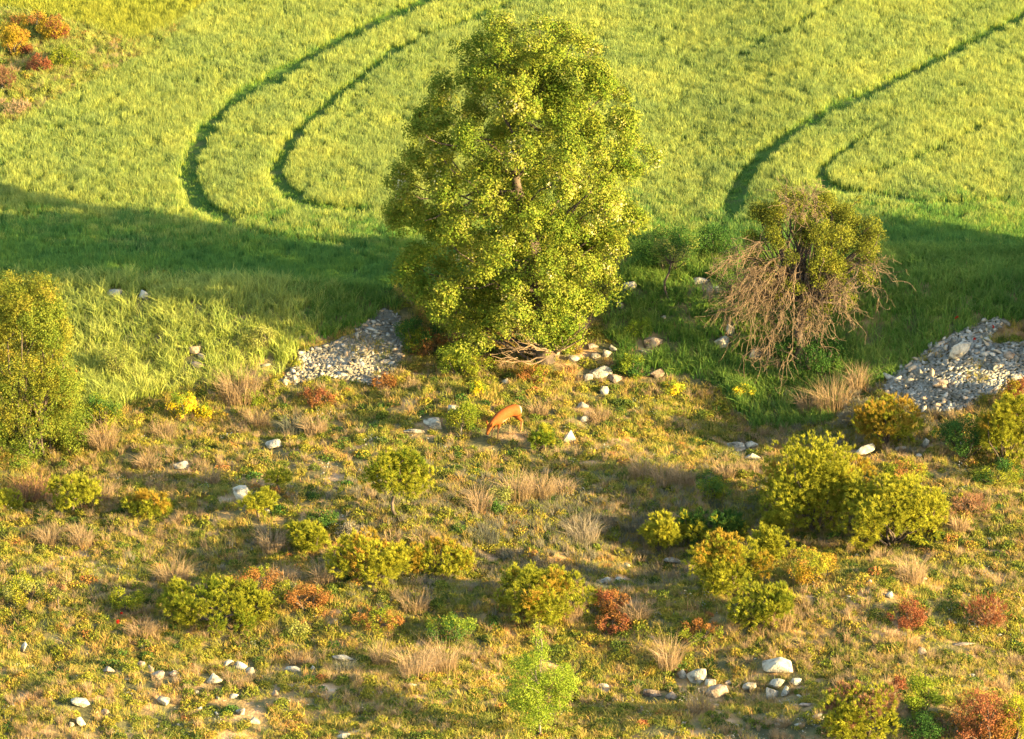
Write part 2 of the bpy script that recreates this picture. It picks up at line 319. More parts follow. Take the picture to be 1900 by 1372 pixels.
# stones that stand out singly: middle x, y, width, height in the photo, and what each looks like
ROCKS = [
 (803, 783, 46, 22, 'long white boulder lying left of the grazing deer'), (843, 757, 26, 20, 'white rock just behind the leafy bush at the deer\'s nose'),
 (770, 800, 42, 9, 'low flat stone in front of the long white boulder'), (1057, 812, 24, 28, 'white pointed triangular rock right of the deer'),
 (1085, 776, 20, 16, 'small cream rock above the pointed white rock'), (1082, 752, 26, 14, 'dull grey rock behind the small cream rock'),
 (1118, 724, 22, 24, 'upright white rock below the rocky bank right of the big tree'), (711, 884, 32, 26, 'bright white block above the umbrella shaped young pine'),
 (449, 914, 42, 30, 'cream square boulder on the open slope at left'), (507, 825, 38, 18, 'grey flat boulder in low scrub left of the long white one'),
 (336, 863, 32, 15, 'pale lying rock left of the square cream boulder'), (4, 918, 22, 16, 'pale rock cut by the left edge of the picture'),
 (1366, 827, 34, 20, 'grey shaded rock behind the big pines, left half of a pair'), (1392, 825, 26, 16, 'grey shaded rock behind the big pines, right half of a pair'),
 (1396, 848, 28, 12, 'low grey stone between the shaded rock pair and the big pine'), (1604, 838, 52, 18, 'slanting grey slab behind the big pine\'s right shoulder'),
 (1716, 822, 18, 26, 'standing grey stone below the rubble heap at right'), (1672, 833, 22, 10, 'flat grey stone between the slanting slab and the standing stone'),
 (1783, 829, 18, 14, 'lone grey rock left of the big shrub at the right edge'), (1705, 845, 14, 8, 'small grey stone at the foot of the standing stone'),
 (8, 549, 30, 26, 'cream rock on the bank top behind the large left shrub'), (213, 542, 30, 18, 'grey and cream rock on the bank edge below the shaded crop'),
 (268, 548, 24, 26, 'tall cream rock on the bank edge, right of its grey neighbour'), (362, 647, 24, 22, 'reddish brown rock in tall grass of the left bank'),
 (375, 660, 20, 14, 'grey rock touching the reddish rock in tall grass'), (364, 675, 34, 12, 'flat pale rock at the foot of the reddish one in the grass'),
 (490, 678, 26, 8, 'low cream stone in the grass left of the left rubble heap'), (548, 704, 18, 22, 'bright cream rock at the left toe of the left rubble heap'),
 (530, 708, 14, 14, 'small grey rock at the far left toe of the left rubble heap'), (1150, 565, 20, 16, 'orange lit rock beside the right edge of the oak crown'),
 (1168, 530, 32, 18, 'pale slanting rock high on the bank right of the oak'), (1300, 521, 38, 14, 'grey slab high on the bank left of the half dead tree'),
 (1332, 537, 20, 16, 'grey rock below the slab left of the half dead tree'), (1338, 634, 30, 26, 'rounded shaded rock at the left foot of the half dead tree'),
 (1357, 610, 22, 26, 'shaded rock standing behind the rounded one by the half dead tree'), (1402, 655, 26, 20, 'dim grey rock under the hanging dead twigs'),
 (1210, 634, 36, 24, 'bright cream craggy rock on the right bank'), (1065, 664, 26, 16, 'white rock at the left end of the ledge under the oak'),
 (1098, 642, 26, 14, 'orange tinted rock above the ledge under the oak'), (1124, 655, 24, 20, 'white upright rock at the right end of the ledge under the oak'),
 (1104, 660, 22, 12, 'middle pale rock in the ledge under the oak'), (1138, 645, 18, 18, 'small cream rock leaning on the ledge\'s right end'),
 (1112, 691, 52, 20, 'broad cream boulder below the ledge'), (1092, 700, 22, 14, 'grey stone at the left of the broad cream boulder'), (1142, 702, 34, 16, 'brown tinted boulder right of the broad cream one'),
 (1217, 692, 30, 20, 'pinkish rock below the craggy cream one'), (1025, 652, 34, 34, 'tall brown rock in the shadow at the foot of the oak'), (1080, 590, 18, 16, 'brown rock half hidden by oak leaves'),
 (1232, 588, 10, 10, 'tiny white stone by the small stalked shrub'), (1190, 652, 10, 8, 'small pale stone left of the craggy cream rock'),
 (936, 707, 16, 12, 'small bluish rock on the slope below the oak'), (720, 864, 12, 8, 'tiny cream stone behind the bright white block'),
 (45, 1203, 14, 22, 'white rock near the left edge in the lower slope'), (149, 1303, 34, 20, 'large white rock in the lower left corner area'),
 (147, 1339, 22, 22, 'white rock below the large lower left one'), (131, 1344, 12, 12, 'small stone touching the left of the white rock'),
 (302, 1301, 26, 22, 'grey shaded rock between the two lower left clearings'), (263, 1233, 14, 18, 'upright white stone first in the bare orange patch'),
 (278, 1242, 16, 12, 'cream stone second in the bare orange patch'), (294, 1252, 24, 20, 'cream rock in the middle of the bare orange patch'),
 (322, 1250, 22, 12, 'flat pinkish stone at the right of the bare orange patch'), (424, 1231, 24, 14, 'cream stone at the left of a row of three'),
 (446, 1236, 30, 14, 'pale stone in the middle of a row of three'), (465, 1246, 24, 16, 'white stone at the right of a row of three'),
 (398, 1262, 26, 18, 'lone white stone below the row of three'), (205, 1244, 22, 12, 'pinkish stone left of the bare orange patch'),
 (195, 1320, 20, 12, 'flat pinkish stone right of the large lower left rock'), (402, 1324, 8, 8, 'tiny bright white stone in shaded grass'),
 (446, 1320, 16, 16, 'blue grey stone in the shaded bottom grass'), (470, 1338, 24, 14, 'faint grey stone below the blue grey one'),
 (508, 1287, 14, 14, 'small brownish stone right of centre in the lower left'), (365, 1285, 10, 8, 'tiny pale stone right of the grey shaded rock'),
 (635, 1221, 40, 14, 'low grey rock in the lower middle left'), (638, 1364, 24, 14, 'pale rock cut by the bottom edge'), (545, 1242, 34, 12, 'broken grey stone left of the low grey rock'),
 (583, 1240, 12, 8, 'tiny grey stone beside the broken grey one'), (1296, 1253, 40, 30, 'big white boulder, largest of the lower right outcrop'),
 (1318, 1266, 22, 14, 'white stone tucked under the big white boulder'), (1329, 1281, 40, 28, 'peach boulder at the bottom of the lower right outcrop'),
 (1265, 1249, 22, 18, 'cream rock left of the big white boulder'), (1352, 1268, 14, 8, 'small cream stone right of the peach boulder'),
 (1440, 1237, 62, 24, 'long slab tilted up to the right in the lower right'), (1391, 1274, 26, 20, 'pale wedge rock left of the broken rock cluster'),
 (1440, 1270, 34, 18, 'top rock of the broken cluster under the tilted slab'), (1434, 1290, 26, 22, 'lower left rock of the broken cluster under the tilted slab'),
 (1458, 1284, 22, 16, 'middle rock of the broken cluster under the tilted slab'), (1476, 1265, 24, 14, 'right rock of the broken cluster under the tilted slab'),
 (1483, 1291, 12, 8, 'tiny stone at the right of the broken cluster'), (1711, 1207, 22, 12, 'small peach rock in the right middle slope'),
 (1790, 1196, 40, 8, 'thin flat grey stone right of the peach rock'), (1837, 999, 12, 7, 'small white stone in the flowers near the right edge'),
 (1650, 1103, 18, 12, 'small white stone above the left red bush'), (1715, 1072, 14, 8, 'tiny pinkish stone on the right slope'),
 (1855, 1177, 10, 8, 'tiny white stone under the right red bush'), (1250, 1041, 40, 10, 'flat whitish rock left of the spreading pine'),
 (1161, 1049, 20, 8, 'thin grey stone in the shaded hollow'), (1122, 1078, 36, 12, 'low grey white outcrop right of the pine on the middle slope'),
 (1150, 1074, 26, 10, 'second low grey stone of the outcrop by the middle pine'), (1285, 1318, 16, 10, 'small stone below the lower right outcrop, nearer the left'),
 (1326, 1310, 20, 10, 'small stone straight below the peach boulder'), (1495, 1308, 30, 8, 'flat peach stone right of the broken cluster'),
 (1210, 1285, 34, 14, 'low pinkish rock left of the lower right outcrop'), (1245, 1293, 22, 16, 'brownish rock in dry grass left of the peach boulder'),
 (1805, 1253, 16, 8, 'small grey stone near the right bottom shrubs'), (1120, 1272, 26, 8, 'thin white stone right of the lime sapling')]

# ------------------------------------------------------------------ scattered growth nobody could count (geometry-node instances on real points)
def protos(name, makers, n, mat, **kw):
    c = bpy.data.collections.new(name)
    for k in range(n):
        V, F, r, t = makers(k)
        c.objects.link(bpy.data.objects.new(f'{name}_{k:02d}', mesh(name, V, F, mat, {'r': r, 't': t})))
    return c
def scatter(name, P, coll, label, scl, tilt=.12, cat=None):
    n = len(P); me = mesh(name, P, np.zeros((0, 3), int), None)
    for k, typ, v in (('idx', 'INT', rng.integers(0, len(coll.objects), n)),
                      ('rot', 'FLOAT_VECTOR', np.stack([rng.normal(0, tilt, n), rng.normal(0, tilt, n), rng.uniform(0, 6.283, n)], 1)),
                      ('scl', 'FLOAT_VECTOR', np.asarray(scl))):
        a = me.attributes.new(k, typ, 'POINT')
        a.data.foreach_set('vector' if typ == 'FLOAT_VECTOR' else 'value', np.ascontiguousarray(v, np.int32 if typ == 'INT' else np.float32).ravel())
    g = bpy.data.node_groups.new(name, 'GeometryNodeTree')
    g.interface.new_socket('Geometry', in_out='INPUT', socket_type='NodeSocketGeometry'); g.interface.new_socket('Geometry', in_out='OUTPUT', socket_type='NodeSocketGeometry')
    N = g.nodes.new; gi = N('NodeGroupInput'); go = N('NodeGroupOutput'); ip = N('GeometryNodeInstanceOnPoints'); ci = N('GeometryNodeCollectionInfo')
    ci.inputs[0].default_value = coll; ci.inputs['Separate Children'].default_value = True; ci.inputs['Reset Children'].default_value = True
    ip.inputs['Pick Instance'].default_value = True
    def na(nm, dt): x = N('GeometryNodeInputNamedAttribute'); x.data_type = dt; x.inputs[0].default_value = nm; return x.outputs[0]
    g.links.new(gi.outputs[0], ip.inputs['Points']); g.links.new(ci.outputs[0], ip.inputs['Instance'])
    g.links.new(na('idx', 'INT'), ip.inputs['Instance Index']); g.links.new(na('rot', 'FLOAT_VECTOR'), ip.inputs['Rotation']); g.links.new(na('scl', 'FLOAT_VECTOR'), ip.inputs['Scale'])
    g.links.new(ip.outputs[0], go.inputs[0])
    o = ob(name, me, kind='stuff', label=label); md = o.modifiers.new('scatter', 'NODES'); md.node_group = g
    if cat: o['category'] = cat
    return o
def disc(n, rad): a = rng.uniform(0, 6.283, n); r = rad*np.sqrt(rng.random(n)); return np.stack([r*np.cos(a), r*np.sin(a), np.full(n, -.02)], 1)
def ground_pts(dens, x0=-16, x1=17, y0=-22, y1=30, margin=330):
    n = int((x1-x0)*(y1-y0)*dens); x = rng.uniform(x0, x1, n); y = rng.uniform(y0, y1, n)
    P = np.stack([x, y, H(x, y)], 1); q = proj(P)
    k = (q[:, 0] > -margin) & (q[:, 0] < 1900+margin) & (q[:, 1] > -margin) & (q[:, 1] < 1372+margin)
    return P[k], q[k]
def scl(n, lo, hi, sq=.25):
    s = rng.uniform(lo, hi, n); return np.stack([s, s, s*rng.uniform(1-sq, 1+sq, n)], 1)

def mk_wheat(k):
    n = 46; V, F, r, t = blades(disc(n, .14), rng.uniform(.11, .22, n), rng.uniform(.006, .011, n), rng.uniform(.03, .35, n))
    return V, F, r, t
C_wheat = protos('crop_clump', mk_wheat, 8, M_wheat)
C_wheaty = protos('ripe_crop_clump', mk_wheat, 5, M_wheaty)
P, q = ground_pts(88, y0=4.5)
crop = (q[:, 1] < edge_y(q[:, 0]) + 4*rng.normal(size=len(q))) & ~inpoly(q, CORNER)
yl = inpoly(q, YELLOW); td = track_d(q)
hf = fbm(P[:, 0], P[:, 1], 2.2)
k = crop & ~yl & (td > rng.normal(0, 1.5, len(q))) & (rng.random(len(q)) < .80+.4*hf)
M_edge = foliage('shade_tinted_crop_leaf', [(0, (.016, .08, .026)), (.4, (.05, .145, .03)), (.75, (.12, .20, .028)), (1, (.20, .25, .03))], tip=(.22, .28, .06), tipf=.4, wr=.4, wo_=.25, wn=.5, nscale=.7, trans=.45)  # cooler, deeper green puts the field-edge shade into the crop colour
C_edge = protos('shade_tinted_crop_clump', mk_wheat, 6, M_edge)
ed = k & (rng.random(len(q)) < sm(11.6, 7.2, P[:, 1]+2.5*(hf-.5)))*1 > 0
scatter('shade_tinted_crop_margin', P[ed], C_edge, 'greener strip of the crop along the field margin, shade tinted into its leaves', scl(ed.sum(), .85, 1.1), .1); k = k & ~ed
s = scl(k.sum(), .85, 1.15); s[:, 2] *= (.72+.5*hf[k]); P_ = P[k]
scatter('green_crop', P_, C_wheat, 'young green cereal crop swept by curved wheel tracks', s, .1)
k2 = crop & yl; scatter('ripening_crop', P[k2], C_wheaty, 'yellower cereal crop in the top left corner', scl(k2.sum(), .8, 1.2))
def mk_low(k): n = 22; return blades(disc(n, .12), rng.uniform(.03, .09, n), .010, rng.uniform(.1, .6, n))
C_low = protos('track_weed', mk_low, 4, M_bank)
k3 = crop & (td < 3) & (rng.random(len(q)) < .6*vn(P[:, 0], P[:, 1], .6))
scatter('wheel_track_weeds', P[k3], C_low, 'short green weeds growing in the wheel tracks', scl(k3.sum(), .7, 1.2))

def mk_bank(k): n = 26; return blades(disc(n, .12), rng.uniform(.14, .36, n), rng.uniform(.008, .014, n), rng.uniform(.05, .6, n), bend=.7)
def mk_short(k): n = 40; return blades(disc(n, .12), rng.uniform(.05, .16, n), rng.uniform(.006, .011, n), rng.uniform(.1, .7, n), bend=.6)
def mk_dry(k): n = 60; B = disc(n, .08); a = np.arctan2(B[:, 1], B[:, 0])+rng.normal(0, .5, n); return blades(B, rng.uniform(.14, .36, n), .007, rng.uniform(.05, .55, n), a)
def mk_cush(k):
    n = 210; u = unit(n); u[:, 2] = np.abs(u[:, 2]); C = u*(rng.uniform(.6, 1.05, n)[:, None])*np.array([.15, .15, .10]) ; C[:, :2] += rng.normal(0, .02, 2)
    V, F, r = leaves(C, .036); return V, F, r, r*0
def mk_herb(k):
    V, F, r, t = needles(disc(9, .10), np.array([[0, 0, 1.]]*9), .17, .012, 9, .45); return V, F, r, t
def mk_flower(k):
    n = 16; B = disc(n, .14); B[:, 2] = rng.uniform(.10, .22, n)
    V, F, r = leaves(B, .022, np.array([[0, 0, 1.]]), 1.0, .6); return V, F, r, r*0
def hull(sub_pts, sc):
    bm = bmesh.new()
    for p in sub_pts: bm.verts.new(p)
    g = bmesh.ops.convex_hull(bm, input=bm.verts)
    bmesh.ops.delete(bm, geom=[v for v in bm.verts if not v.link_faces], context='VERTS')
    bmesh.ops.triangulate(bm, faces=bm.faces); bm.verts.index_update()
    V = np.array([v.co[:] for v in bm.verts])*sc; F = np.array([[v.index for v in f.verts] for f in bm.faces]); bm.free(); return V, F
def mk_peb(k):
    V, F = hull(unit(9)*np.array([1, .8, .6])*rng.uniform(.7, 1.2, (9, 1)), .035); return V, F, np.zeros(len(V)), np.zeros(len(V))
C_bank = protos('bank_tuft', mk_bank, 7, M_bank); C_short = protos('grass_tuft', mk_short, 8, M_short); C_dry = protos('dry_tuft', mk_dry, 6, M_dry)
C_cush = protos('cushion', mk_cush, 8, M_cush); C_dk = protos('dark_cushion', mk_cush, 5, M_dark); C_grey = protos('grey_herb', mk_herb, 6, M_grey); C_flow = protos('white_flower', mk_flower, 5, M_white); C_peb = protos('pebble', mk_peb, 8, M_rock)
P, q = ground_pts(95)
x, y = P[:, 0], P[:, 1]; cropm = (q[:, 1] < edge_y(q[:, 0])) & ~inpoly(q, CORNER)
pile = inpoly(q, PILE1) | inpoly(q, PILE2)
bank = (inpoly(q, BANK[0]) | inpoly(q, BANK[1])) & ~pile
clear = np.zeros(len(q), bool)
for a_, b_, c_, d_, _l in ROCKS: clear |= (np.abs(q[:, 0]-a_) < c_*.6+2) & (q[:, 1] > b_-d_*.3) & (q[:, 1] < b_+d_*.55+9)
clear |= (np.abs(q[:, 0]-930) < 60) & (q[:, 1] > 792) & (q[:, 1] < 842) & (rng.random(len(q)) < .93)
pile |= clear & (rng.random(len(q)) < .9)
bank &= ~pile
rest = ~cropm & ~bank & ~pile; rr = rng.random(len(q))
bare = np.exp(-((x+2.0)/3.2)**2-((y+1.6)/1.6)**2) + .8*np.exp(-((x+6)/2.5)**2-((y+2.8)/1.2)**2) + .7*np.exp(-((x-6)/3)**2-((y+15.5)/1.3)**2) + .6*np.exp(-((x+7)/2.5)**2-((y+14)/1.2)**2)
stony = np.exp(-((x-6)/3)**2-((y+15)/1.2)**2)+np.exp(-((x+6)/2.4)**2-((y+13.8)/1.2)**2)+.8*np.exp(-((x-3)/1.8)**2-((y+7.3)/.8)**2)+.5*np.exp(-((x-9)/2.5)**2-((y+8)/3)**2)+.6*np.exp(-((x+5.8)/1.6)**2-((y+4.6)/1.0)**2)+.5*np.exp(-((x+10)/1.6)**2-((y+15)/1.5)**2)+.7*np.exp(-((x-9)/1.3)**2-((y+1.2)/.5)**2)
den = np.clip(-.35*stony+.36+1.0*fbm(x+9, y*1.6, 1.3)-.55*bare, .04, 1)
M_ripe = foliage('pale_bank_grass_leaf', [(0, (.06, .11, .015)), (.35, (.13, .18, .02)), (.65, (.22, .24, .03)), (1, (.34, .33, .07))], tip=(.36, .34, .12), tipf=.5, wn=.5, nscale=.9, off=3)
C_ripe = protos('pale_bank_tuft', mk_bank, 7, M_ripe)
hk = pile & ~clear & (vn(x, y, .5) > .70) & (rr < .35); scatter('heap_weeds', P[hk], C_short, 'weeds growing through the rubble heaps', scl(hk.sum(), .8, 1.4), .2)
west = sm(-3.2, -5.2, x + .8*vn(x, y, .7)) * sm(6.6, 5.2, y) > rng.random(len(q))
k = bank & west & (rr < .72); s = scl(k.sum(), .8, 1.3); s[:, 2] *= .7+.8*fbm(x[k], y[k], 1.5)
scatter('pale_bank_grass', P[k], C_ripe, 'tall yellow green grass going to seed on the left bank', s)
k = bank & ~west & (rr < .72); s = scl(k.sum(), .8, 1.25); s[:, 2] *= .6+.8*fbm(x[k], y[k], 1.5)
scatter('bank_grass', P[k], C_bank, 'tall green grass on the terrace bank below the crop', s)
k = rest & (rr < den*.62); s = scl(k.sum(), .75, 1.35, .4); scatter('wild_grass', P[k], C_short, 'short wild grass of mixed green and straw colour on the stony slope', s, .15)
d2 = np.clip(2.2*(fbm(x-30, y*1.4+8, 1.7)-.47), 0, 1); r2_ = rng.random(len(q))
k = rest & (r2_ < .02+d2*.42); scatter('dry_grass', P[k], C_dry, 'thin pale dry grass mixed through the slope', scl(k.sum(), .4, .85, .3))
k = rest & ~clear & (rng.random(len(q)) < .20*np.clip(den+.1, 0, 1)); scatter('cushion_plants', P[k], C_cush, 'low cushion plants in olive, gold and rust', scl(k.sum(), .45, 1.35, .4))
sh = np.exp(-((x-1.2)/4.2)**2-((y+4.8)/1.5)**2) + .5*np.exp(-((x+1)/5)**2-((y+8)/1.2)**2)+.7*np.exp(-((x-8)/1.8)**2-((y-.5)/1.2)**2)
k = rest & (rng.random(len(q)) < .45*sh); scatter('grey_herbs', P[k], C_grey, 'greyish brown wiry herbs in the hollow left of the young pines', scl(k.sum(), .7, 1.3, .3))
fl = np.clip(4*(vn(x+3, y*1.5, .8)-.62), 0, 1)
k = rest & (rng.random(len(q)) < .05*fl+.012*np.clip(bare, 0, 1)); scatter('white_flowers', P[k], C_flow, 'tiny white flowers dotted over the slope', scl(k.sum(), .6, 1.1))
k = rest & (rng.random(len(q)) < .03+.42*np.clip(bare, 0, 1)*(.3+fl)); scatter('pebbles', P[k], C_peb, 'small pale pebbles on bare patches of the slope', scl(k.sum(), .35, 1.4, .3), .4)
k = rest & (rng.random(len(q)) < .10*stony*(.25+fl+.6*vn(x+7, y-3, .5))); P2 = P[k].copy(); P2[:, 2] += .02; s_ = .5+3.2*rng.random(k.sum())**3; scatter('stone_fragments', P2, C_peb, 'broken pale limestone fragments lying in stony patches', np.stack([s_*1.3, s_, s_*.9], 1), .35)
k = rest & (rng.random(len(q)) < .06*np.clip(3*(fbm(x-12, y*1.8+4, 1.2)-.52), 0, 1)); scatter('low_dark_herbs', P[k], C_dk, 'low dark green herbs growing in patches on the slope', scl(k.sum(), .6, 1.5, .3))
# weeds in the corner by the top-left bushes
k = inpoly(q, CORNER) & (rr < .8); scatter('corner_weeds', P[k], C_ripe, 'yellow green weeds on the strip between two crops', scl(k.sum(), .5, .8, .3))

# ------------------------------------------------------------------ rocks
def boulder(name, px, py, wpx, hpx, label, cat='rock', mat=None, tilt=0, group=None, peak=0, parent=None, flat=False):
    """px,py is the middle of the stone in the photo, wpx x hpx its size there"""
    P0 = g1(px, py + hpx*.32); W = wpx/80; Hh = hpx/80/.95
    n = int(11+wpx*.2); u = unit(n)
    dm = min(W, Hh*1.6)
    pts = u*np.array([W*.56, dm*.5, Hh*.52])*rng.uniform(.72, 1.12, n)[:, None]
    pts[:, 2] *= 1-.35*rng.random()*np.sign(pts[:, 0])*rng.choice([-1, 1])
    if peak: pts[:, :2] *= np.clip(1.05-peak*(pts[:, 2:]/(Hh*.62)), .12, 1.6)
    c, s_ = math.cos(tilt), math.sin(tilt)
    x_, z_ = pts[:, 0]*c-pts[:, 2]*s_, pts[:, 0]*s_+pts[:, 2]*c; pts[:, 0] = x_; pts[:, 2] = z_
    V, F = hull(pts, 1.0)
    o = ob('boulder' if wpx >= 28 else 'rock', mesh(name, V, F, mat or M_rock), parent)
    o.location = P0 + Vector((0, 0, Hh*.24+abs(math.sin(tilt))*W*.16)); o.rotation_euler = (rng.normal(0, .1), 0, rng.normal(0, .25))
    o['label'] = label; o['category'] = cat
    if group: o['group'] = group
    bv = o.modifiers.new('worn_edges', 'BEVEL'); bv.width = .007*max(1, wpx/30); bv.segments = 1
    return o
W_ = M_rockw
for (a, b, c, d, lb) in ROCKS:
    wm = any(z in lb for z in ('orange', 'brown', 'pinkish', 'peach', 'reddish', 'cream craggy'))
    boulder('limestone_block', a, b, c, d, lb, 'boulder' if c >= 28 else 'rock', W_ if wm else M_rock,
            tilt=.62 if 'tilted slab' in lb else .3 if 'slant' in lb else rng.normal(0, .08), peak=.75 if 'pointed' in lb else 0)

# rubble heaps: stones are parts, gravel between them is one stuff part
SH = [mesh('rubble_stone', *hull(unit(9)*np.array([1, .75, .55])*rng.uniform(.7, 1.25, (9, 1)), .56), M_stone) for _ in range(14)]
SG = [mesh('rubble_gravel_stone', *hull(unit(9)*np.array([1, .8, .6]), .5), M_stone) for _ in range(4)]
def heap(poly, n, name, label, s0, s1):
    pg = np.array(poly, float); lo, hi = pg.min(0), pg.max(0); c = pg.mean(0); base = g1(*c)
    root = thing(name, label, 'stone heap', base)
    pts = []; tries = 0
    while len(pts) < n and tries < 30000:
        tries += 1; p = lo+(hi-lo)*rng.random(2)
        if not inpoly(p[None], poly)[0]: continue
        s = s0+(s1-s0)*rng.random()**2.4
        if all((p[0]-a)**2+((p[1]-b)*1.25)**2 > ((s+t)*.34)**2 for a, b, t in pts): pts.append((p[0], p[1], s))
    G = gnd([p[0] for p in pts], [p[1] for p in pts])
    for (a, b, s), gp in zip(pts, G):
        o = bpy.data.objects.new('stone', SH[rng.integers(14)]); scene.collection.objects.link(o); o.parent = root
        k = s/80*1.12; o.location = Vector(gp)-base+Vector((0, 0, k*.12+.03)); o.scale = (k*rng.uniform(1.0, 1.45), k*rng.uniform(.9, 1.2), k*rng.uniform(.85, 1.2))
        o.rotation_euler = (rng.normal(0, .5), rng.normal(0, .5), rng.uniform(-3, 3))
    m = 6500; p = lo+(hi-lo)*rng.random((m, 2)); p = p[inpoly(p, poly)]; G = gnd(p[:, 0], p[:, 1])
    Vs, Fs, o_ = [], [], 0
    for gp in G:
        g0 = SG[rng.integers(4)]; V = np.array([v.co[:] for v in g0.vertices])*rng.uniform(.07, .15)+gp-np.array(base)+[0, 0, .03]
        Vs.append(V); Fs.append(np.array([f.vertices[:] for f in g0.polygons])+o_); o_ += len(V)
    gr = ob('gravel', mesh('gravel', np.concatenate(Vs), np.concatenate(Fs), M_stone), root, kind='stuff')
    return root
heap(PILE1, 230, 'stone_heap', 'shaded grey rubble heap left of the oak, spilling down the bank', 7, 20)
hp = heap(PILE2, 290, 'stone_heap', 'large grey rubble heap at the right edge below the green bank', 7.5, 20)
for a, b, c, d, ti, lb in [(1778, 655, 48, 24, .45, 'big tilted slab'), (1869, 663, 26, 14, .1, 'orange lit slab'), (1853, 685, 26, 16, 0, 'cream slab'), (1745, 715, 30, 20, .2, 'warm brown block'), (1826, 598, 12, 10, 0, 'top stone')]:
    o = boulder('slab', a, b, c, d, lb, 'x', W_ if 'warm' in lb or 'orange' in lb else M_rock, tilt=ti, parent=hp); o.name = 'slab'; del o['category']; o.location -= hp.location; o.location.z += .06

# ------------------------------------------------------------------ shrubs and trees
def lobes(W, Hh, D, n, low=.45, r=.25):
    """an uneven crown: lobe centres and radii inside an ellipsoid W x D x Hh standing on z=0"""
    C = []
    u = unit(n*6); u = u[u[:, 2] > -low*2][:n]
    rad = rng.uniform(r*.7, r*1.25, len(u))*min(W, Hh*1.25)*.62
    u *= rng.uniform(.72, 1.06, (len(u), 1)); L = np.linalg.norm(u*np.array([W/2, D/2, Hh/2]), axis=1)
    C = u*np.array([W/2, D/2, Hh/2])*(np.clip(1-rad/L*.8, .15, 1))[:, None] + np.array([0, 0, Hh/2])
    for a_, w_ in ((0, W), (1, D)):
        lo_, hi_ = (C[:, a_]-rad).min(), (C[:, a_]+rad).max(); C[:, a_] = (C[:, a_]-(lo_+hi_)/2)*w_/(hi_-lo_)*1.04
    top = (C[:, 2]+rad).max(); C[:, 2] *= Hh/top; C[:, 2] = np.maximum(C[:, 2], rad*.35)
    return C, rad
def shell(C, rad, n, lo=.55, up=0.1):
    i = rng.integers(0, len(C), n) if len(C) else None
    p = rad[:]**2/np.sum(rad**2); i = rng.choice(len(C), n, p=p)
    u = unit(n); u[:, 2] += up; u /= np.linalg.norm(u, axis=1)[:, None]
    return C[i] + u*rad[i][:, None]*rng.uniform(lo, 1.05, n)[:, None]**.6, u
def merge(*parts):
    Vs, Fs, rs, ts, o = [], {3: [], 4: []}, [], [], 0
    for V, F, r, t in parts:
        for f in (F if isinstance(F, list) else [F]):
            if len(f): Fs[f.shape[1]].append(f+o)
        Vs.append(V); rs.append(r); ts.append(t); o += len(V)
    return np.concatenate(Vs), [np.concatenate(f) for f in Fs.values() if f], np.concatenate(rs), np.concatenate(ts)
def rep(C, r, k, s): return np.repeat(C, k, 0)+rng.normal(0, s, (len(C)*k, 3))

def plant(px, py, wpx, hpx, style, label, cat='shrub', trunk=0, mat=None, mat2=None, mix=0, dens=1.0, group=None, name=None, nl=None):
    """px,py = foot of the plant in the photo; wpx,hpx = crown size there; trunk = bare stem height in px"""
    base = g1(px, py); W = wpx/80; Hh = hpx/80/.95; tr = trunk/80/.93; D = W*.85
    nm = name or {'pine': 'young_pine', 'leafy': 'leafy_shrub', 'twig': 'twiggy_shrub'}[style]
    root = thing(nm, label, cat, base, group)
    n = int((nl or np.clip(9+W*9, 14, 34))*1.5)
    C, rad = lobes(W, Hh, D, n); C[:, 2] += tr
    area = W*Hh*2.6+.05
    mat = mat or {'pine': M_pine, 'leafy': M_shrub, 'twig': M_pink}[style]
    def build(k, mt, nmz, sel=None):
        CC, RR = (C, rad) if sel is None else (C[sel], rad[sel])
        if len(CC) == 0: return
        if style == 'pine':
            m_ = int(125*area*k*dens)+12; p, u = shell(CC, RR, m_, .45, .1); p = rep(p, 0, 4, .03); u = np.repeat(u, 4, 0)
            V, F, r, t = needles(p, u*.9+np.array([0, 0, .55]), .095, .012, 15, .55)
        elif style == 'leafy':
            m_ = int(330*area*k*dens)+40; p, u = shell(CC, RR, m_, .4); r0 = np.repeat(rng.random(m_), 6)
            q_ = rep(p, 0, 6, .028); V, F, r = leaves(q_, .036, np.repeat(u, 6, 0)+[0, 0, .3], .6, .4); r = np.repeat(r0, 4)*.6+.4*r; t = r*0
        else:
            m_ = int(200*area*k*dens)+40; p, u = shell(CC, RR, m_, .2); 
            V, F, r, t = needles(p, u+np.array([0, 0, .8]), .13, .010, 8, .5)
        ob(nmz, mesh(nmz, V, F, mt, {'r': r, 't': t}), root)
    fn = 'needles' if style == 'pine' else 'foliage' if style == 'leafy' else 'twigs'
    if mat2:
        o_ = np.argsort(-(C[:, 2]/Hh) + rng.normal(0, .35, len(C))); ns = max(1, int(len(C)*mix))
        build(mix, mat2, 'tinted_'+fn, o_[:ns]); build(1-mix, mat, fn, o_[ns:])
    else: build(1, mat, fn)
    paths = []; hub = np.array([0, 0, tr+Hh*.18]); r0 = .012+.018*W
    if tr > 0: paths.append(wander([0, 0, -.08], hub, 6, .10, r0*1.2, r0*.8))
    for c in C[:12]: paths.append(wander([0, 0, -.06] if tr <= 0 else hub-[0, 0, .02], c, 6, .12, r0*.7, r0*.25))
    V, F = tubes(paths, 4); ob('trunk' if tr else 'stem', mesh('stem', V, F, M_pale if 'pale stem' in label else M_bark), root)
    return root
P = plant
P(1512, 985, 215, 172, 'pine', 'largest bushy yellow green young pine on the right slope', 'pine', nl=40, mat2=M_pineo, mix=.06)
P(1657, 1012, 195, 128, 'pine', 'broad yellow green young pine touching the largest one on its right', 'pine', nl=34)
P(738, 962, 132, 84, 'pine', 'umbrella shaped young pine on a bare stem in the middle left', 'pine', trunk=38, mat2=M_shrub, mix=.2)
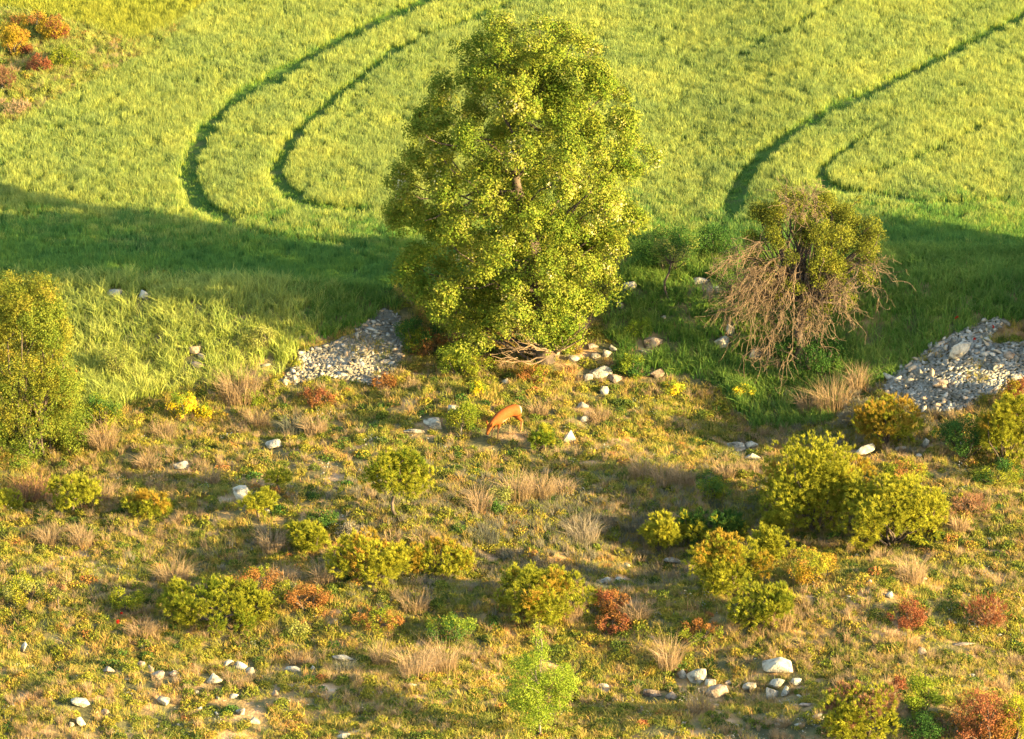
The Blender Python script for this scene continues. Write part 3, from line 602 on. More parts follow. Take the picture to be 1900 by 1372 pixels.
P(1226, 1030, 72, 76, 'pine', 'small upright bright pine at the left end of the right hand pine group', 'pine')
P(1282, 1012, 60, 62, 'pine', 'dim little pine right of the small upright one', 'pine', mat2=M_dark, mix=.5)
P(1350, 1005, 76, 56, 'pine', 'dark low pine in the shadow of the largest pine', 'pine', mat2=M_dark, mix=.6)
P(1352, 1098, 160, 102, 'pine', 'spreading pine with browned shoots at its top left', 'pine', mat2=M_pineo, mix=.28, nl=26)
P(1428, 1048, 80, 68, 'pine', 'pine shoot cluster above the spreading pine with browned shoots', 'pine')
P(1436, 990, 46, 40, 'pine', 'small pine tuft left of the largest pine foot', 'pine')
P(1010, 1145, 172, 86, 'pine', 'wide bright young pine on the middle lower slope', 'pine', nl=26, mat2=M_pineo, mix=.12)
P(1410, 1160, 120, 74, 'pine', 'young pine with a red tip below the spreading one', 'pine', mat2=M_shrub, mix=.4)
P(682, 1080, 145, 86, 'pine', 'bushy pine with a red shoot left of the centre bottom', 'pine', mat2=M_pineo, mix=.15)
P(815, 1068, 130, 62, 'pine', 'low orange tinged pine right of the one with a red shoot', 'pine', mat2=M_pineo, mix=.35)
P(572, 1022, 78, 54, 'pine', 'small rounded pine above left of the one with a red shoot', 'pine')
P(480, 968, 64, 32, 'pine', 'tiny umbrella pine on a thin stem left of the umbrella shaped one', 'pine', trunk=22)
P(133, 952, 102, 46, 'pine', 'flat topped little pine with forked stem near the left edge', 'pine', trunk=16)
P(274, 956, 92, 40, 'pine', 'low golden pine tuft right of the flat topped one', 'pine', mat2=M_pineo, mix=.4)
P(516, 914, 46, 22, 'pine', 'very small golden pine right of the cream square boulder', 'pine', trunk=18)
P(8, 945, 60, 36, 'pine', 'little pine cut by the left edge of the picture', 'pine')
P(400, 1158, 200, 72, 'pine', 'wide feathery pale green pine in the lower left', 'pine', mat=M_shrub, nl=26, mat2=M_pine, mix=.5)
P(1645, 826, 128, 90, 'pine', 'round orange topped pine below the right rubble heap', 'pine', mat2=M_pineo, mix=.45, nl=24)
P(1865, 868, 110, 145, 'pine', 'tall pine cut by the right edge of the picture', 'pine', nl=28, mat2=M_pineo, mix=.08)
P(1892, 765, 90, 66, 'leafy', 'orange red shrub above the tall pine at the right edge', mat=M_pineo, mat2=M_red, mix=.3)
P(1592, 1385, 135, 105, 'pine', 'pine with pinkish dead top at the bottom right', 'pine', mat2=M_pink, mix=.28)
P(1880, 1385, 60, 90, 'leafy', 'yellow green shrub in the bottom right corner', mat=M_pine)
P(1712, 1330, 66, 80, 'leafy', 'green leafy shrub between the bottom right pine and the red bush', mat=M_lime, mat2=M_shrub, mix=.4)
P(1710, 1375, 90, 50, 'leafy', 'dark green low shrub beneath the green leafy one', mat=M_dark)
P(1822, 1385, 135, 95, 'leafy', 'rusty red bush at the bottom right', mat=M_rust, mat2=M_red, mix=.45)
P(982, 1168, 60, 36, 'leafy', 'grey green shrub with red leaves just above the lime sapling', mat=M_olive, mat2=M_red, mix=.35)
P(838, 1192, 90, 48, 'leafy', 'dark green dome shrub left above the lime sapling', mat=M_dark, mat2=M_lime, mix=.3)
P(1503, 1080, 100, 62, 'leafy', 'orange green shrub right of the spreading pine', mat=M_pineo, mat2=M_shrub, mix=.4)
P(45, 1116, 100, 46, 'leafy', 'low olive shrub at the left edge of the lower slope', mat=M_shrub, mat2=M_olive, mix=.3)
P(236, 1132, 66, 38, 'leafy', 'small green shrub right of the little stalked one', mat=M_pine)
P(108, 1128, 32, 28, 'leafy', 'little stalked shrub with a bare stem at the lower left', trunk=18, mat=M_olive, mat2=M_pink, mix=.3)
P(551, 1180, 40, 28, 'leafy', 'pale rounded dwarf shrub in the lower middle left', mat=M_olive)
P(1325, 925, 66, 40, 'leafy', 'bright tip shrub left of the largest pine', mat=M_pine, mat2=M_dark, mix=.5)
P(858, 812, 66, 58, 'leafy', 'leafy bush in front of the deer on a pale stem', trunk=12, mat=M_shrub, nl=14, dens=1.3)
P(1004, 836, 40, 44, 'pine', 'small light green pine right behind the deer', 'pine', mat=M_lime, mat2=M_pine, mix=.5)
P(598, 978, 60, 28, 'leafy', 'dark low bush left of the umbrella shaped pine', mat=M_dark)
P(760, 655, 60, 70, 'leafy', 'olive bush between the left rubble heap and the oak', mat=M_shrub, mat2=M_dark, mix=.6)
P(712, 722, 50, 28, 'leafy', 'rust coloured low bush at the right toe of the left rubble heap', mat=M_rust)
P(790, 660, 90, 60, 'leafy', 'rust brown undergrowth beneath the left side of the oak', mat=M_rust, mat2=M_dark, mix=.6)
P(865, 695, 110, 60, 'leafy', 'gold and olive undergrowth in front of the oak', mat=M_shrub, mat2=M_lime, mix=.4)
P(850, 672, 70, 42, 'leafy', 'fresh green sprig bush at the lower left of the oak', mat=M_lime)
P(990, 712, 60, 36, 'leafy', 'reddish brown low bush below the oak trunk', mat=M_rust, mat2=M_shrub, mix=.4)
P(1186, 622, 50, 34, 'leafy', 'bright lime sprig on the rocky bank right of the oak', mat=M_lime)
P(1245, 560, 80, 74, 'leafy', 'small loose shrub on a thin stalk between oak and half dead tree', trunk=62, mat=M_olive, mat2=M_dark, mix=.5, dens=.5)
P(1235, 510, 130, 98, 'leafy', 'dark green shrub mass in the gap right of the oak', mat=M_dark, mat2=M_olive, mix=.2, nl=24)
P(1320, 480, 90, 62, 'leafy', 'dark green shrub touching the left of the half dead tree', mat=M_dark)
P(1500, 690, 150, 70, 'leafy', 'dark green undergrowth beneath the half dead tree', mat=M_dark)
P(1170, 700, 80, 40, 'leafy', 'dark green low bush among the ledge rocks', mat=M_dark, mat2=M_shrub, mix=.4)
P(575, 1130, 82, 40, 'leafy', 'reddish brown bush between the feathery pine and dark grass', mat=M_rust)
P(700, 1165, 90, 32, 'leafy', 'low rust brown bush in the lower middle', mat=M_rust, mat2=M_shrub, mix=.4)
P(480, 1105, 110, 46, 'leafy', 'golden brown bush behind the feathery pine', mat=M_shrub, mat2=M_rust, mix=.4)
P(1132, 1138, 70, 44, 'leafy', 'brownish red bush touching the right of the middle pine', mat=M_rust, mat2=M_red, mix=.3)
P(1138, 1172, 62, 30, 'leafy', 'small bright red bush below the brownish red one', mat=M_red, mat2=M_rust, mix=.4)
P(1683, 1162, 72, 42, 'leafy', 'left red bush of the two on the right slope', mat=M_red)
P(1828, 1162, 86, 52, 'twig', 'right red twiggy bush of the two on the right slope', mat=M_pink, mat2=M_red, mix=.6)
P(1300, 1188, 80, 36, 'leafy', 'orange tinted low bush below the pine with the red tip', mat=M_shrub, mat2=M_rust, mix=.5)
P(1668, 1285, 30, 26, 'leafy', 'tiny red bush right of the pinkish topped pine', mat=M_red)
P(1800, 952, 70, 34, 'twig', 'pinkish dry bush right of the broad pine', mat=M_pink)
P(590, 752, 66, 30, 'leafy', 'rust red bush below the left rubble heap', mat=M_rust, mat2=M_red, mix=.3)
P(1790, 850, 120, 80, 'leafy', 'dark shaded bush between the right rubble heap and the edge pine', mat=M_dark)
P(1600, 790, 90, 50, 'twig', 'greyish dark bush left of the round orange topped pine', mat=M_grey)
P(1850, 900, 90, 46, 'leafy', 'yellow green low bush at the foot of the edge pine', mat=M_shrub, mat2=M_dark, mix=.5)
P(1680, 900, 80, 46, 'leafy', 'olive bush behind the broad pine', mat=M_shrub, mat2=M_rust, mix=.3)
P(655, 1000, 60, 30, 'leafy', 'grey olive low bush under the umbrella shaped pine', mat=M_grey)
P(930, 935, 46, 34, 'leafy', 'pale green little bush right of the umbrella shaped pine', mat=M_olive)
P(920, 955, 34, 26, 'leafy', 'dark green tuft bush under the pale green little one', mat=M_dark)
# corner bushes top left
P(60, 62, 120, 42, 'leafy', 'orange bush highest in the top left corner', mat=M_pineo, mat2=M_rust, mix=.4)
P(25, 105, 70, 70, 'leafy', 'yellow orange bush at the left edge of the top corner', mat=M_pineo)
P(100, 75, 70, 46, 'leafy', 'tall orange bush right of the highest one in the corner', mat=M_pineo, mat2=M_red, mix=.3)
P(48, 105, 34, 28, 'leafy', 'dark red small bush in the top left corner', mat=M_red, mat2=M_rust, mix=.5)
P(72, 135, 56, 36, 'leafy', 'brick red bush lowest in the top left corner', mat=M_red)
P(8, 165, 50, 44, 'twig', 'pink brown bush at the left edge below the corner bushes', mat=M_pink)
P(120, 125, 70, 40, 'leafy', 'olive bush beside the brick red one in the corner', mat=M_shrub)
for k, (a, b, c, d, lb) in enumerate([(336, 775, 58, 48, 'left mound of bright yellow broom flowers'), (378, 778, 36, 28, 'right smaller mound of yellow broom flowers'),
        (1383, 738, 46, 26, 'golden flowering plant in the green hollow at right'), (1250, 732, 44, 24, 'thin yellow flowering plant below the craggy rock'),
        (887, 735, 34, 28, 'yellow flowering sprig uphill of the deer'), (466, 750, 44, 26, 'dull yellow flowering tuft right of the broom mounds')]):
    P(a, b, c, d, 'leafy', lb, 'flowering plant', name='broom_plant', mat=M_yel if k != 5 else M_shrub, mat2=M_lime, mix=.35 if k < 2 else .5, dens=.8)

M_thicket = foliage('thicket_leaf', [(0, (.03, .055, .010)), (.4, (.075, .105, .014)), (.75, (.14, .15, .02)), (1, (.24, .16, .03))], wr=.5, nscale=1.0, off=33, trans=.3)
P(185, 790, 90, 60, 'leafy', 'olive thicket at the right foot of the large left shrub', mat=M_shrub, mat2=M_dark, mix=.4)
P(215, 700, 60, 60, 'leafy', 'grey green loose bush in the tall grass right of the large left shrub', mat=M_olive, dens=.6)
P(480, 650, 70, 46, 'leafy', 'loose olive bush in the tall grass left of the left rubble heap', mat=M_olive, dens=.6)
P(20, 212, 80, 24, 'twig', 'pale straw coloured patch of dry growth at the left edge under the corner', mat=M_dry)
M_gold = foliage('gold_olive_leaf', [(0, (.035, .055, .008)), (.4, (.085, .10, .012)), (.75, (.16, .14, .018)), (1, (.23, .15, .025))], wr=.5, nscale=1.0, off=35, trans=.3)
# large shrub at the left edge
def bigshrub():
    base = g1(62, 842); root = thing('large_shrub', 'large dense green and rust gold thorn shrub filling the left edge', 'shrub', base)
    nn = 210; z_ = rng.random(nn)*3.95+.15; hw = np.interp(z_, [0, 1.2, 2.4, 3.4, 4.2], [1.45, 1.5, 1.35, 1.2, .7]); a_ = rng.uniform(0, 6.283, nn); d_ = rng.uniform(.7, 1.0, nn)
    C = np.stack([np.cos(a_)*d_*(hw-.2)-.22, np.sin(a_)*d_*(hw-.2)*.8, z_], 1); rad = rng.uniform(.18, .42, nn)
    m_ = 15000; p, u = shell(C, rad, m_, .5); r0 = np.repeat(rng.random(m_), 8)
    V, F, r = leaves(rep(p, 0, 8, .035), .042, np.repeat(u, 8, 0)+[0, 0, .3], .6, .45); r = np.repeat(r0, 4)*.6+.4*r
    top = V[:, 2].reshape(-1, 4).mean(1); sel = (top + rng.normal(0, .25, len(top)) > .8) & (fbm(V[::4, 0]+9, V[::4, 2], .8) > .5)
    for nm, s_, mt in (('gold_foliage', sel, M_gold), ('foliage', ~sel, M_thicket)):  # golden patches are leaf colour, picked by height and noise
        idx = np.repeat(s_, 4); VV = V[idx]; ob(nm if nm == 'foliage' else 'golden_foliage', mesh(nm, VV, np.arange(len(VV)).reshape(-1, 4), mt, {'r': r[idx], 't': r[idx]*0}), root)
    paths = [wander([rng.normal(0, .12), 0, -.1], c, 9, .10, .04, .008) for c in C[::6]]
    V, F = tubes(paths, 4); ob('trunk', mesh('stems', V, F, M_bark), root)
bigshrub()

# lime sapling at the bottom
def sapling():
    base = g1(1003, 1366); root = thing('sapling', 'bright lime green sapling standing at the bottom centre', 'tree', base)
    C = []; rad = []
    prof = [(2.1, 16, .18), (1.8, 30, .22), (1.55, 60, .26), (1.3, 78, .30), (1.05, 82, .30), (.8, 74, .28), (.6, 55, .25), (.35, 36, .2), (2.35, 14, .15), (2.52, 9, .12)]
    for z, hw, r_ in prof:
        for k in range(max(2, int(hw/7))): a = rng.uniform(0, 6.28); d = hw/80*.8*math.sqrt(rng.random()); C.append([math.cos(a)*d, math.sin(a)*d*.8, z+rng.normal(0, .09)]); rad.append(r_*rng.uniform(.5, .95))
    C = np.array(C); rad = np.array(rad); m_ = 2100; p, u = shell(C, rad, m_, .3); r0 = np.repeat(rng.random(m_), 7)
    V, F, r = leaves(rep(p, 0, 7, .035), .04); ob('foliage', mesh('sapling_leaves', V, F, M_lime, {'r': np.repeat(r0, 4)*.6+.4*r, 't': r*0}), root)
    st = wander([0, 0, -.1], [.02, 0, 2.3], 14, .03, .03, .006); paths = [st]
    for c in C[::2]: paths.append(wander([0, 0, max(.05, c[2]*.8-.1)], c, 5, .1, .010, .004))
    V, F = tubes(paths, 5); ob('trunk', mesh('sapling_stem', V, F, M_pale), root)
sapling()

# the oak
def oak():
    base = g1(1012, 668); root = thing('oak_tree', 'big round topped oak tree standing alone at the edge of the crop field', 'tree', base)
    # silhouette of the crown in the photo: y, left x, right x
    prof = [(44, 905, 1000), (75, 868, 1082), (110, 838, 1118), (170, 800, 1152), (230, 758, 1182), (290, 735, 1222), (340, 722, 1205), (400, 712, 1195), (450, 722, 1190), (500, 730, 1175), (550, 745, 1150), (600, 800, 1105), (640, 850, 1035)]
    ys_ = np.array([p[0] for p in prof], float); lx = np.array([p[1] for p in prof], float); rx = np.array([p[2] for p in prof], float)
    dep = (Vector(base)-CAM).dot(CD); sc_ = FPX/dep
    by = proj(np.array(base))[1]; bx = proj(np.array(base))[0]
    C, rad, B = [], [], []
    for k in range(6000):
        yy = ys_[0]+(ys_[-1]-ys_[0])*rng.random()**.95; l, r_ = np.interp(yy, ys_, lx), np.interp(yy, ys_, rx)
        br = rng.uniform(.42, .78)*(.75 if yy < 130 else 1); rp = br*sc_; hw = max(6, (r_-l)/2-rp*.8); cx_ = (l+r_)/2
        a = rng.uniform(0, 2*np.pi); d = rng.uniform(.80, 1.02); X_ = cx_+hw*math.cos(a)*d; Yw = math.sin(a)*d*hw/sc_*.76
        yc = max(yy, ys_[0]+rp*.8); z = (by-yc)/sc_/math.cos(PITCH) - Yw*math.tan(PITCH)
        if z < .5 and Yw > -.5: continue
        z = max(z, .35); c_ = np.array([(X_-bx)/sc_, Yw, z])
        if any(np.linalg.norm((c_-b_)*[1, 1, 1.15]) < (br+q_)*.80 for b_, q_ in B): continue
        B.append((c_, br))
    cen = np.array([(965-bx)/sc_, 0, 0])
    for c_, br in B:
        out = (c_-cen)*[1, 1, 0]; out /= np.linalg.norm(out)+1e-6; out = out*.75+[0, 0, .45]
        for k in range(int(15*br/.6)):
            u_ = unit(1)[0]; u_ = u_+out*.9; u_ /= np.linalg.norm(u_); rr = rng.uniform(.15, .30)*br/.6
            C.append(c_+u_*(br-rr*.8)*[1, 1, .8]*rng.uniform(.7, 1.12)); rad.append(rr)
    for k in range(170):
        yy = rng.uniform(100, 615); l, r_ = np.interp(yy, ys_, lx), np.interp(yy, ys_, rx); a = rng.uniform(0, 6.283); d = rng.uniform(.15, .72); hw = (r_-l)/2-30; Yw = math.sin(a)*d*hw/sc_*.7
        C.append(np.array([((l+r_)/2+hw*math.cos(a)*d-bx)/sc_, Yw, max(.6, (by-yy)/sc_/math.cos(PITCH)-Yw*math.tan(PITCH))])); rad.append(rng.uniform(.25, .42))
    for (a, b) in [(985, 420), (960, 455), (1010, 470), (975, 500), (1000, 530), (955, 545), (1020, 560), (985, 580), (1000, 390), (965, 360)]:
        yw = -1.5; C.append(np.array([(a-bx)/sc_, yw, (by-b)/sc_/math.cos(PITCH)-yw*math.tan(PITCH)])); rad.append(rng.uniform(.25, .36))
    # drooping sprays at the lower left and the low right side
    for (a, b, yw, rr) in [(812, 600, -1.4, .2), (818, 570, -1.4, .26), (830, 545, -1.3, .3), (745, 510, -.6, .28), (850, 655, -1.9, .24), (880, 640, -1.8, .26), (905, 636, -1.7, .22), (945, 612, -1.9, .25), (985, 618, -2.0, .25), (960, 580, -2, .32), (1010, 600, -1.8, .26), (1150, 545, -.3, .25), (1135, 560, -.5, .22), (1050, 590, -1.6, .3), (735, 390, 0, .25), (1205, 290, 0, .28), (1215, 300, 0, .2), (1090, 75, 0, .28), (995, 52, .1, .22), (915, 52, 0, .22), (845, 100, 0, .2), (1060, 95, .3, .25)]:
        C.append([(a-bx)/sc_, yw, (by-b)/sc_/math.cos(PITCH)-yw*math.tan(PITCH)]); rad.append(rr)
    C = np.array(C); rad = np.array(rad)
    m_ = 20500; p, u = shell(C, rad, m_, .5, .2); p *= 1
    r0 = np.repeat(rng.random(m_), 14); q_ = rep(p, 0, 14, .055)
    V, F, r = leaves(q_, .057, np.repeat(u, 14, 0)+[.12, -.1, .25], .62, .55)
    ob('crown', mesh('oak_leaves', V, F, M_tree, {'r': np.repeat(r0, 4)*.75+.25*r, 't': r*0}), root)
    top = np.array([(968-bx)/sc_, .1, 6.0]); mid = np.array([(985-bx)/sc_, 0, 3.0])
    trunk = wander([0, 0, -.3], mid, 9, .03, .30, .19); t2 = wander(mid, top, 10, .05, .19, .05)
    V, F = tubes([trunk, t2], 10); ob('trunk', mesh('oak_trunk', V, F, M_bark, None, True), root)
    spine = np.concatenate([trunk[0], t2[0]]); paths = []
    for c, _b in B:
        k = int(np.argmin(np.linalg.norm(spine-(c-[0, 0, .35*np.linalg.norm(c[:2])+.3+rng.normal(0, .6)]), axis=1)))
        if rng.random() < .55: paths.append(wander(spine[k], c, 9, .07, .045, .012))
    V, F = tubes(paths, 5); ob('limb', mesh('oak_limbs', V, F, M_bark, None, True), root, kind='stuff')
    dead = []
    st = np.array([(1030-bx)/sc_, -.9, .55])
    dead.append(wander([0, 0, .5], st, 7, .06, .10, .06))
    for (a, b) in [(930, 655), (918, 670), (945, 645), (960, 635), (975, 630), (925, 648), (1055, 625), (1085, 605)]:
        e = np.array([(a-bx)/sc_, -1.5, (by-b)/sc_/math.cos(PITCH)+1.5*math.tan(PITCH)])
        dead.append(wander(st, e, 9, .09, .028, .006, -.08))
        for z in range(3): dead.append(wander(st+(e-st)*rng.uniform(.5, .8), e+rng.normal(0, .22, 3), 5, .08, .012, .005))
    V, F = tubes(dead, 5); ob('dead_branch', mesh('oak_dead', V, F, M_twig), root, label='bare twisted pale branches at the foot of the tree')
oak()

# half dead thorn tree
M_thorn = foliage('thorn_leaf', [(0, (.05, .05, .012)), (.35, (.10, .11, .014)), (.7, (.17, .155, .02)), (1, (.24, .13, .04))], wr=.5, nscale=1.6, off=51, trans=.3)
def thorn():
    base = g1(1480, 672); root = thing('thorn_tree', 'half dead thorn tree with green top and grey hanging twigs right of the oak', 'tree', base)
    sc_ = FPX/((Vector(base)-CAM).dot(CD)); bx, by = proj(np.array(base))
    def W(a, b, yw): return np.array([(a-bx)/sc_, yw, (by-b)/sc_/math.cos(PITCH)-yw*math.tan(PITCH)])
    G = [(1390, 470, .2, 26), (1405, 510, .1, 24), (1600, 520, .2, 26), (1570, 545, .2, 24), (1530, 560, .1, 26), (1430, 540, .2, 26), (1460, 385, .5, 30), (1510, 385, .5, 30), (1545, 385, .4, 28), (1615, 445, .1, 26), (1410, 415, .3, 30), (1440, 395, .3, 32), (1485, 390, .4, 34), (1530, 400, .3, 34), (1570, 410, .2, 34), (1600, 430, .1, 30), (1600, 460, 0, 30), (1590, 490, -.1, 26), (1560, 450, -.2, 36), (1520, 440, -.3, 36), (1480, 430, -.2, 32), (1440, 440, -.3, 26), (1545, 490, -.4, 32), (1510, 480, -.5, 26),
         (1470, 490, -.5, 20), (1460, 530, -.5, 20), (1500, 530, -.4, 18), (1445, 560, -.5, 18), (1555, 520, -.1, 22), (1480, 580, -.4, 16), (1425, 500, -.3, 16), (1400, 440, .1, 22), (1575, 395, .4, 22)]
    C = np.array([W(a, b, c) for a, b, c, d in G]); rad = np.array([d/80 for *_, d in G])
    C = np.repeat(C, 3, 0)+rng.normal(0, .17, (len(C)*3, 3)); rad = np.repeat(rad, 3)*rng.uniform(.35, .75, len(C))
    m_ = 6200; p, u = shell(C, rad, m_, .3, .2); r0 = np.repeat(rng.random(m_), 9)
    V, F, r = leaves(rep(p, 0, 9, .045), .040); ob('crown', mesh('thorn_leaves', V, F, M_thorn, {'r': np.repeat(r0, 4)*.6+.4*r, 't': r*0}), root)
    hub = W(1490, 560, 0); paths = [wander([0, 0, -.2], hub, 7, .06, .13, .08)]
    for c in C: paths.append(wander(hub, c, 8, .09, .05, .012))
    V, F = tubes(paths, 6); ob('trunk', mesh('thorn_trunk', V, F, M_bark, None, True), root)
    D = [(1345, 470), (1355, 500), (1340, 540), (1330, 575), (1350, 590), (1372, 610), (1380, 640), (1400, 650), (1420, 665), (1450, 690), (1470, 668), (1445, 640), (1500, 640), (1520, 610), (1560, 590), (1590, 555), (1630, 500), (1380, 470), (1395, 520), (1360, 600),
         (1380, 530), (1400, 570), (1410, 600), (1430, 620), (1370, 560), (1390, 480), (1365, 520), (1470, 610), (1455, 600), (1420, 540), (1400, 510), (1630, 500), (1440, 368), (1470, 360), (1505, 366), (1540, 600), (1575, 560), (1410, 630), (1340, 560), (1510, 600), (1480, 640)]
    paths = []
    for a, b in D+D[::2]:
        yw = rng.uniform(-.9, -.1); a += rng.normal(0, 12); b += rng.normal(0, 12); e = W(a, b, yw); s0 = W(1485+(a-1485)*.45+rng.normal(0, 14), (b+55 if b < 430 else min(b-25, 520))+rng.normal(0, 18), yw*.6)
        P1, r1_ = wander(s0, e, 10, .13, .010, .004, sag=.12); paths.append((P1, r1_))
        for z in range(20):
            k = rng.integers(1, 10); q0 = P1[k]; dr = (e-s0)/np.linalg.norm(e-s0)*.25+rng.normal(0, .18, 3)+[0, -.04, -.08]
            P2, r2b = wander(q0, q0+dr, 6, .13, .006, .004); paths.append((P2, r2b))
            for y2 in range(2): j = rng.integers(2, 6); paths.append(wander(P2[j], P2[j]+rng.normal(0, .09, 3), 3, .1, .0045, .0035))
    V, F = tubes(paths, 3); ob('dead_twigs', mesh('dead_twigs', V, F, M_twig), root, label='grey leafless hanging twigs')
thorn()

# dry grass tussocks that stand out singly
TUS = [(445, 740, 95, 62, 'wide pinkish dry clump in the tall grass left of the rubble heap'), (192, 832, 66, 58, 'spiky straw tussock right of the large left shrub'), (305, 812, 60, 34, 'low pale tussock below the yellow broom'),
 (545, 806, 62, 44, 'pinkish tussock above the grey flat boulder'), (586, 806, 54, 40, 'slim orange tussock right of the pinkish one'), (480, 790, 46, 34, 'brownish tussock below the rubble heap toe'),
 (60, 925, 90, 50, 'broad pinkish tussock by the flat topped pine'), (190, 930, 50, 40, 'tall thin tussock right of the flat topped pine'), (390, 900, 44, 36, 'yellowish tussock between two lying rocks'),
 (275, 870, 50, 34, 'straw tussock left of the pale lying rock'), (960, 925, 66, 52, 'left one of the orange tussocks in the middle row'), (1002, 922, 66, 50, 'tallest orange tussock in the middle row'),
 (1045, 918, 56, 34, 'right one of the orange tussocks in the middle row'), (890, 950, 56, 50, 'pinkish tussock just right of the umbrella shaped pine'), (1190, 885, 58, 44, 'left tussock of the row above the bright tip shrub'),
 (1232, 896, 60, 38, 'middle tussock of the row above the bright tip shrub'), (1268, 898, 50, 36, 'right tussock of the row above the bright tip shrub'), (1345, 885, 50, 26, 'low straw tussock left above the largest pine'),
 (1390, 880, 46, 22, 'short straw tussock nearest the left shoulder of the largest pine'), (505, 1020, 60, 44, 'reddish straw tussock left of the small rounded pine'), (600, 1085, 50, 48, 'leaning tussock below the small rounded pine'),
 (320, 1080, 74, 46, 'round pink tussock above the feathery pine'), (525, 1080, 60, 34, 'straw tussock above the reddish brown bush'), (770, 1258, 66, 64, 'tall pale tussock left of the lime sapling, left of two'),
 (822, 1250, 60, 66, 'tall pale tussock left of the lime sapling, right of two'), (708, 1235, 44, 48, 'bright thin tussock further left of the lime sapling'), (1545, 762, 80, 66, 'stalky brown tussock in front of the right bank'),
 (1500, 765, 50, 44, 'lower stalky tussock left of the brown one'), (1592, 725, 44, 56, 'orange stalks beside the right rubble heap'), (1692, 1080, 60, 54, 'bright straw tussock on the right slope below the broad pine'),
 (1780, 985, 40, 34, 'thin tussock near the white flowers at right'), (770, 1130, 66, 34, 'pale grass tussock below the orange tinged pine'), (640, 1250, 40, 30, 'straw tussock beside the low grey rock'),
 (1240, 1240, 54, 60, 'brown dry tussock left of the big white boulder'), (1300, 1320, 60, 34, 'brown grass clump under the peach boulder'), (1450, 1165, 56, 38, 'pale tussock right of the pine with a red tip'),
 (150, 1010, 54, 38, 'pinkish tussock below the flat topped pine'), (90, 1010, 50, 40, 'reddish straw tussock near the left edge'), (265, 1180, 60, 36, 'pale tussock right of the little red flowers'),
 (1060, 1140, 56, 30, 'straw clump at the right foot of the middle pine'), (1180, 1150, 60, 40, 'orange straw clump right of the brownish red bush'), (1640, 1040, 40, 26, 'short tussock under the broad pine'),
 (730, 1010, 40, 26, 'tiny straw tuft at the foot of the umbrella pine stem'), (790, 1010, 60, 24, 'low straw tuft above the orange tinged pine'), (1110, 780, 50, 30, 'pale straw clump by the small cream rock'),
 (1000, 770, 44, 30, 'straw clump right behind the deer\'s back'), (940, 690, 40, 24, 'gold tuft under the dead oak branches'), (1170, 980, 60, 30, 'grey straw clump in the shaded hollow'), (1080, 1000, 80, 46, 'wide purplish grey clump in the shaded hollow'), (900, 1005, 70, 36, 'purplish grey clump left in the shaded hollow')]
for a, b, c, d, lb in TUS:
    base = g1(a, b); n = int(c*6); Bs = disc(n, c/80*.36); az = np.arctan2(Bs[:, 1], Bs[:, 0])+rng.normal(0, .6, n)
    V, F, r, t = blades(Bs, d/80*rng.uniform(.35, 1.15, n), .008, rng.uniform(.05, .7, n), az)
    mt = M_grey if 'grey' in lb else M_pink if ('pink' in lb or 'reddish' in lb) and rng.random() < .5 else M_dry
    o = ob('grass_tussock', mesh('tussock', V, F, mt, {'r': r, 't': t}), None, base, label=lb, category='grass tussock', group='dry grass tussocks on the slope')

# poppies
for a, b, lb in [(140, 700, 'red poppy in the tall grass right of the large left shrub'), (218, 1165, 'red poppy flowers in the shade at the lower left'), (1773, 600, 'red poppy on the bank above the right heap'),
                 (1840, 618, 'red poppy at the top of the right rubble heap'), (1806, 640, 'red poppy among the upper stones of the right heap'), (225, 1150, 'upper small red poppy at the lower left')]:
    base = g1(a, b); root = thing('poppy', lb, 'flower', base, 'wild poppies')
    V, F = tubes([wander([0, 0, -.02], [.01, 0, .14], 4, .05, .004, .003)], 4); ob('stem', mesh('poppy_stem', V, F, M_bark), root)
    V, F, r = leaves(np.array([[.01, 0, .15]]*6)+rng.normal(0, .014, (6, 3)), .06, np.array([[0, -.5, .8]]), 1.0, .5); ob('petals', mesh('poppy_petals', V, F, M_poppy, {'r': r, 't': r}), root)

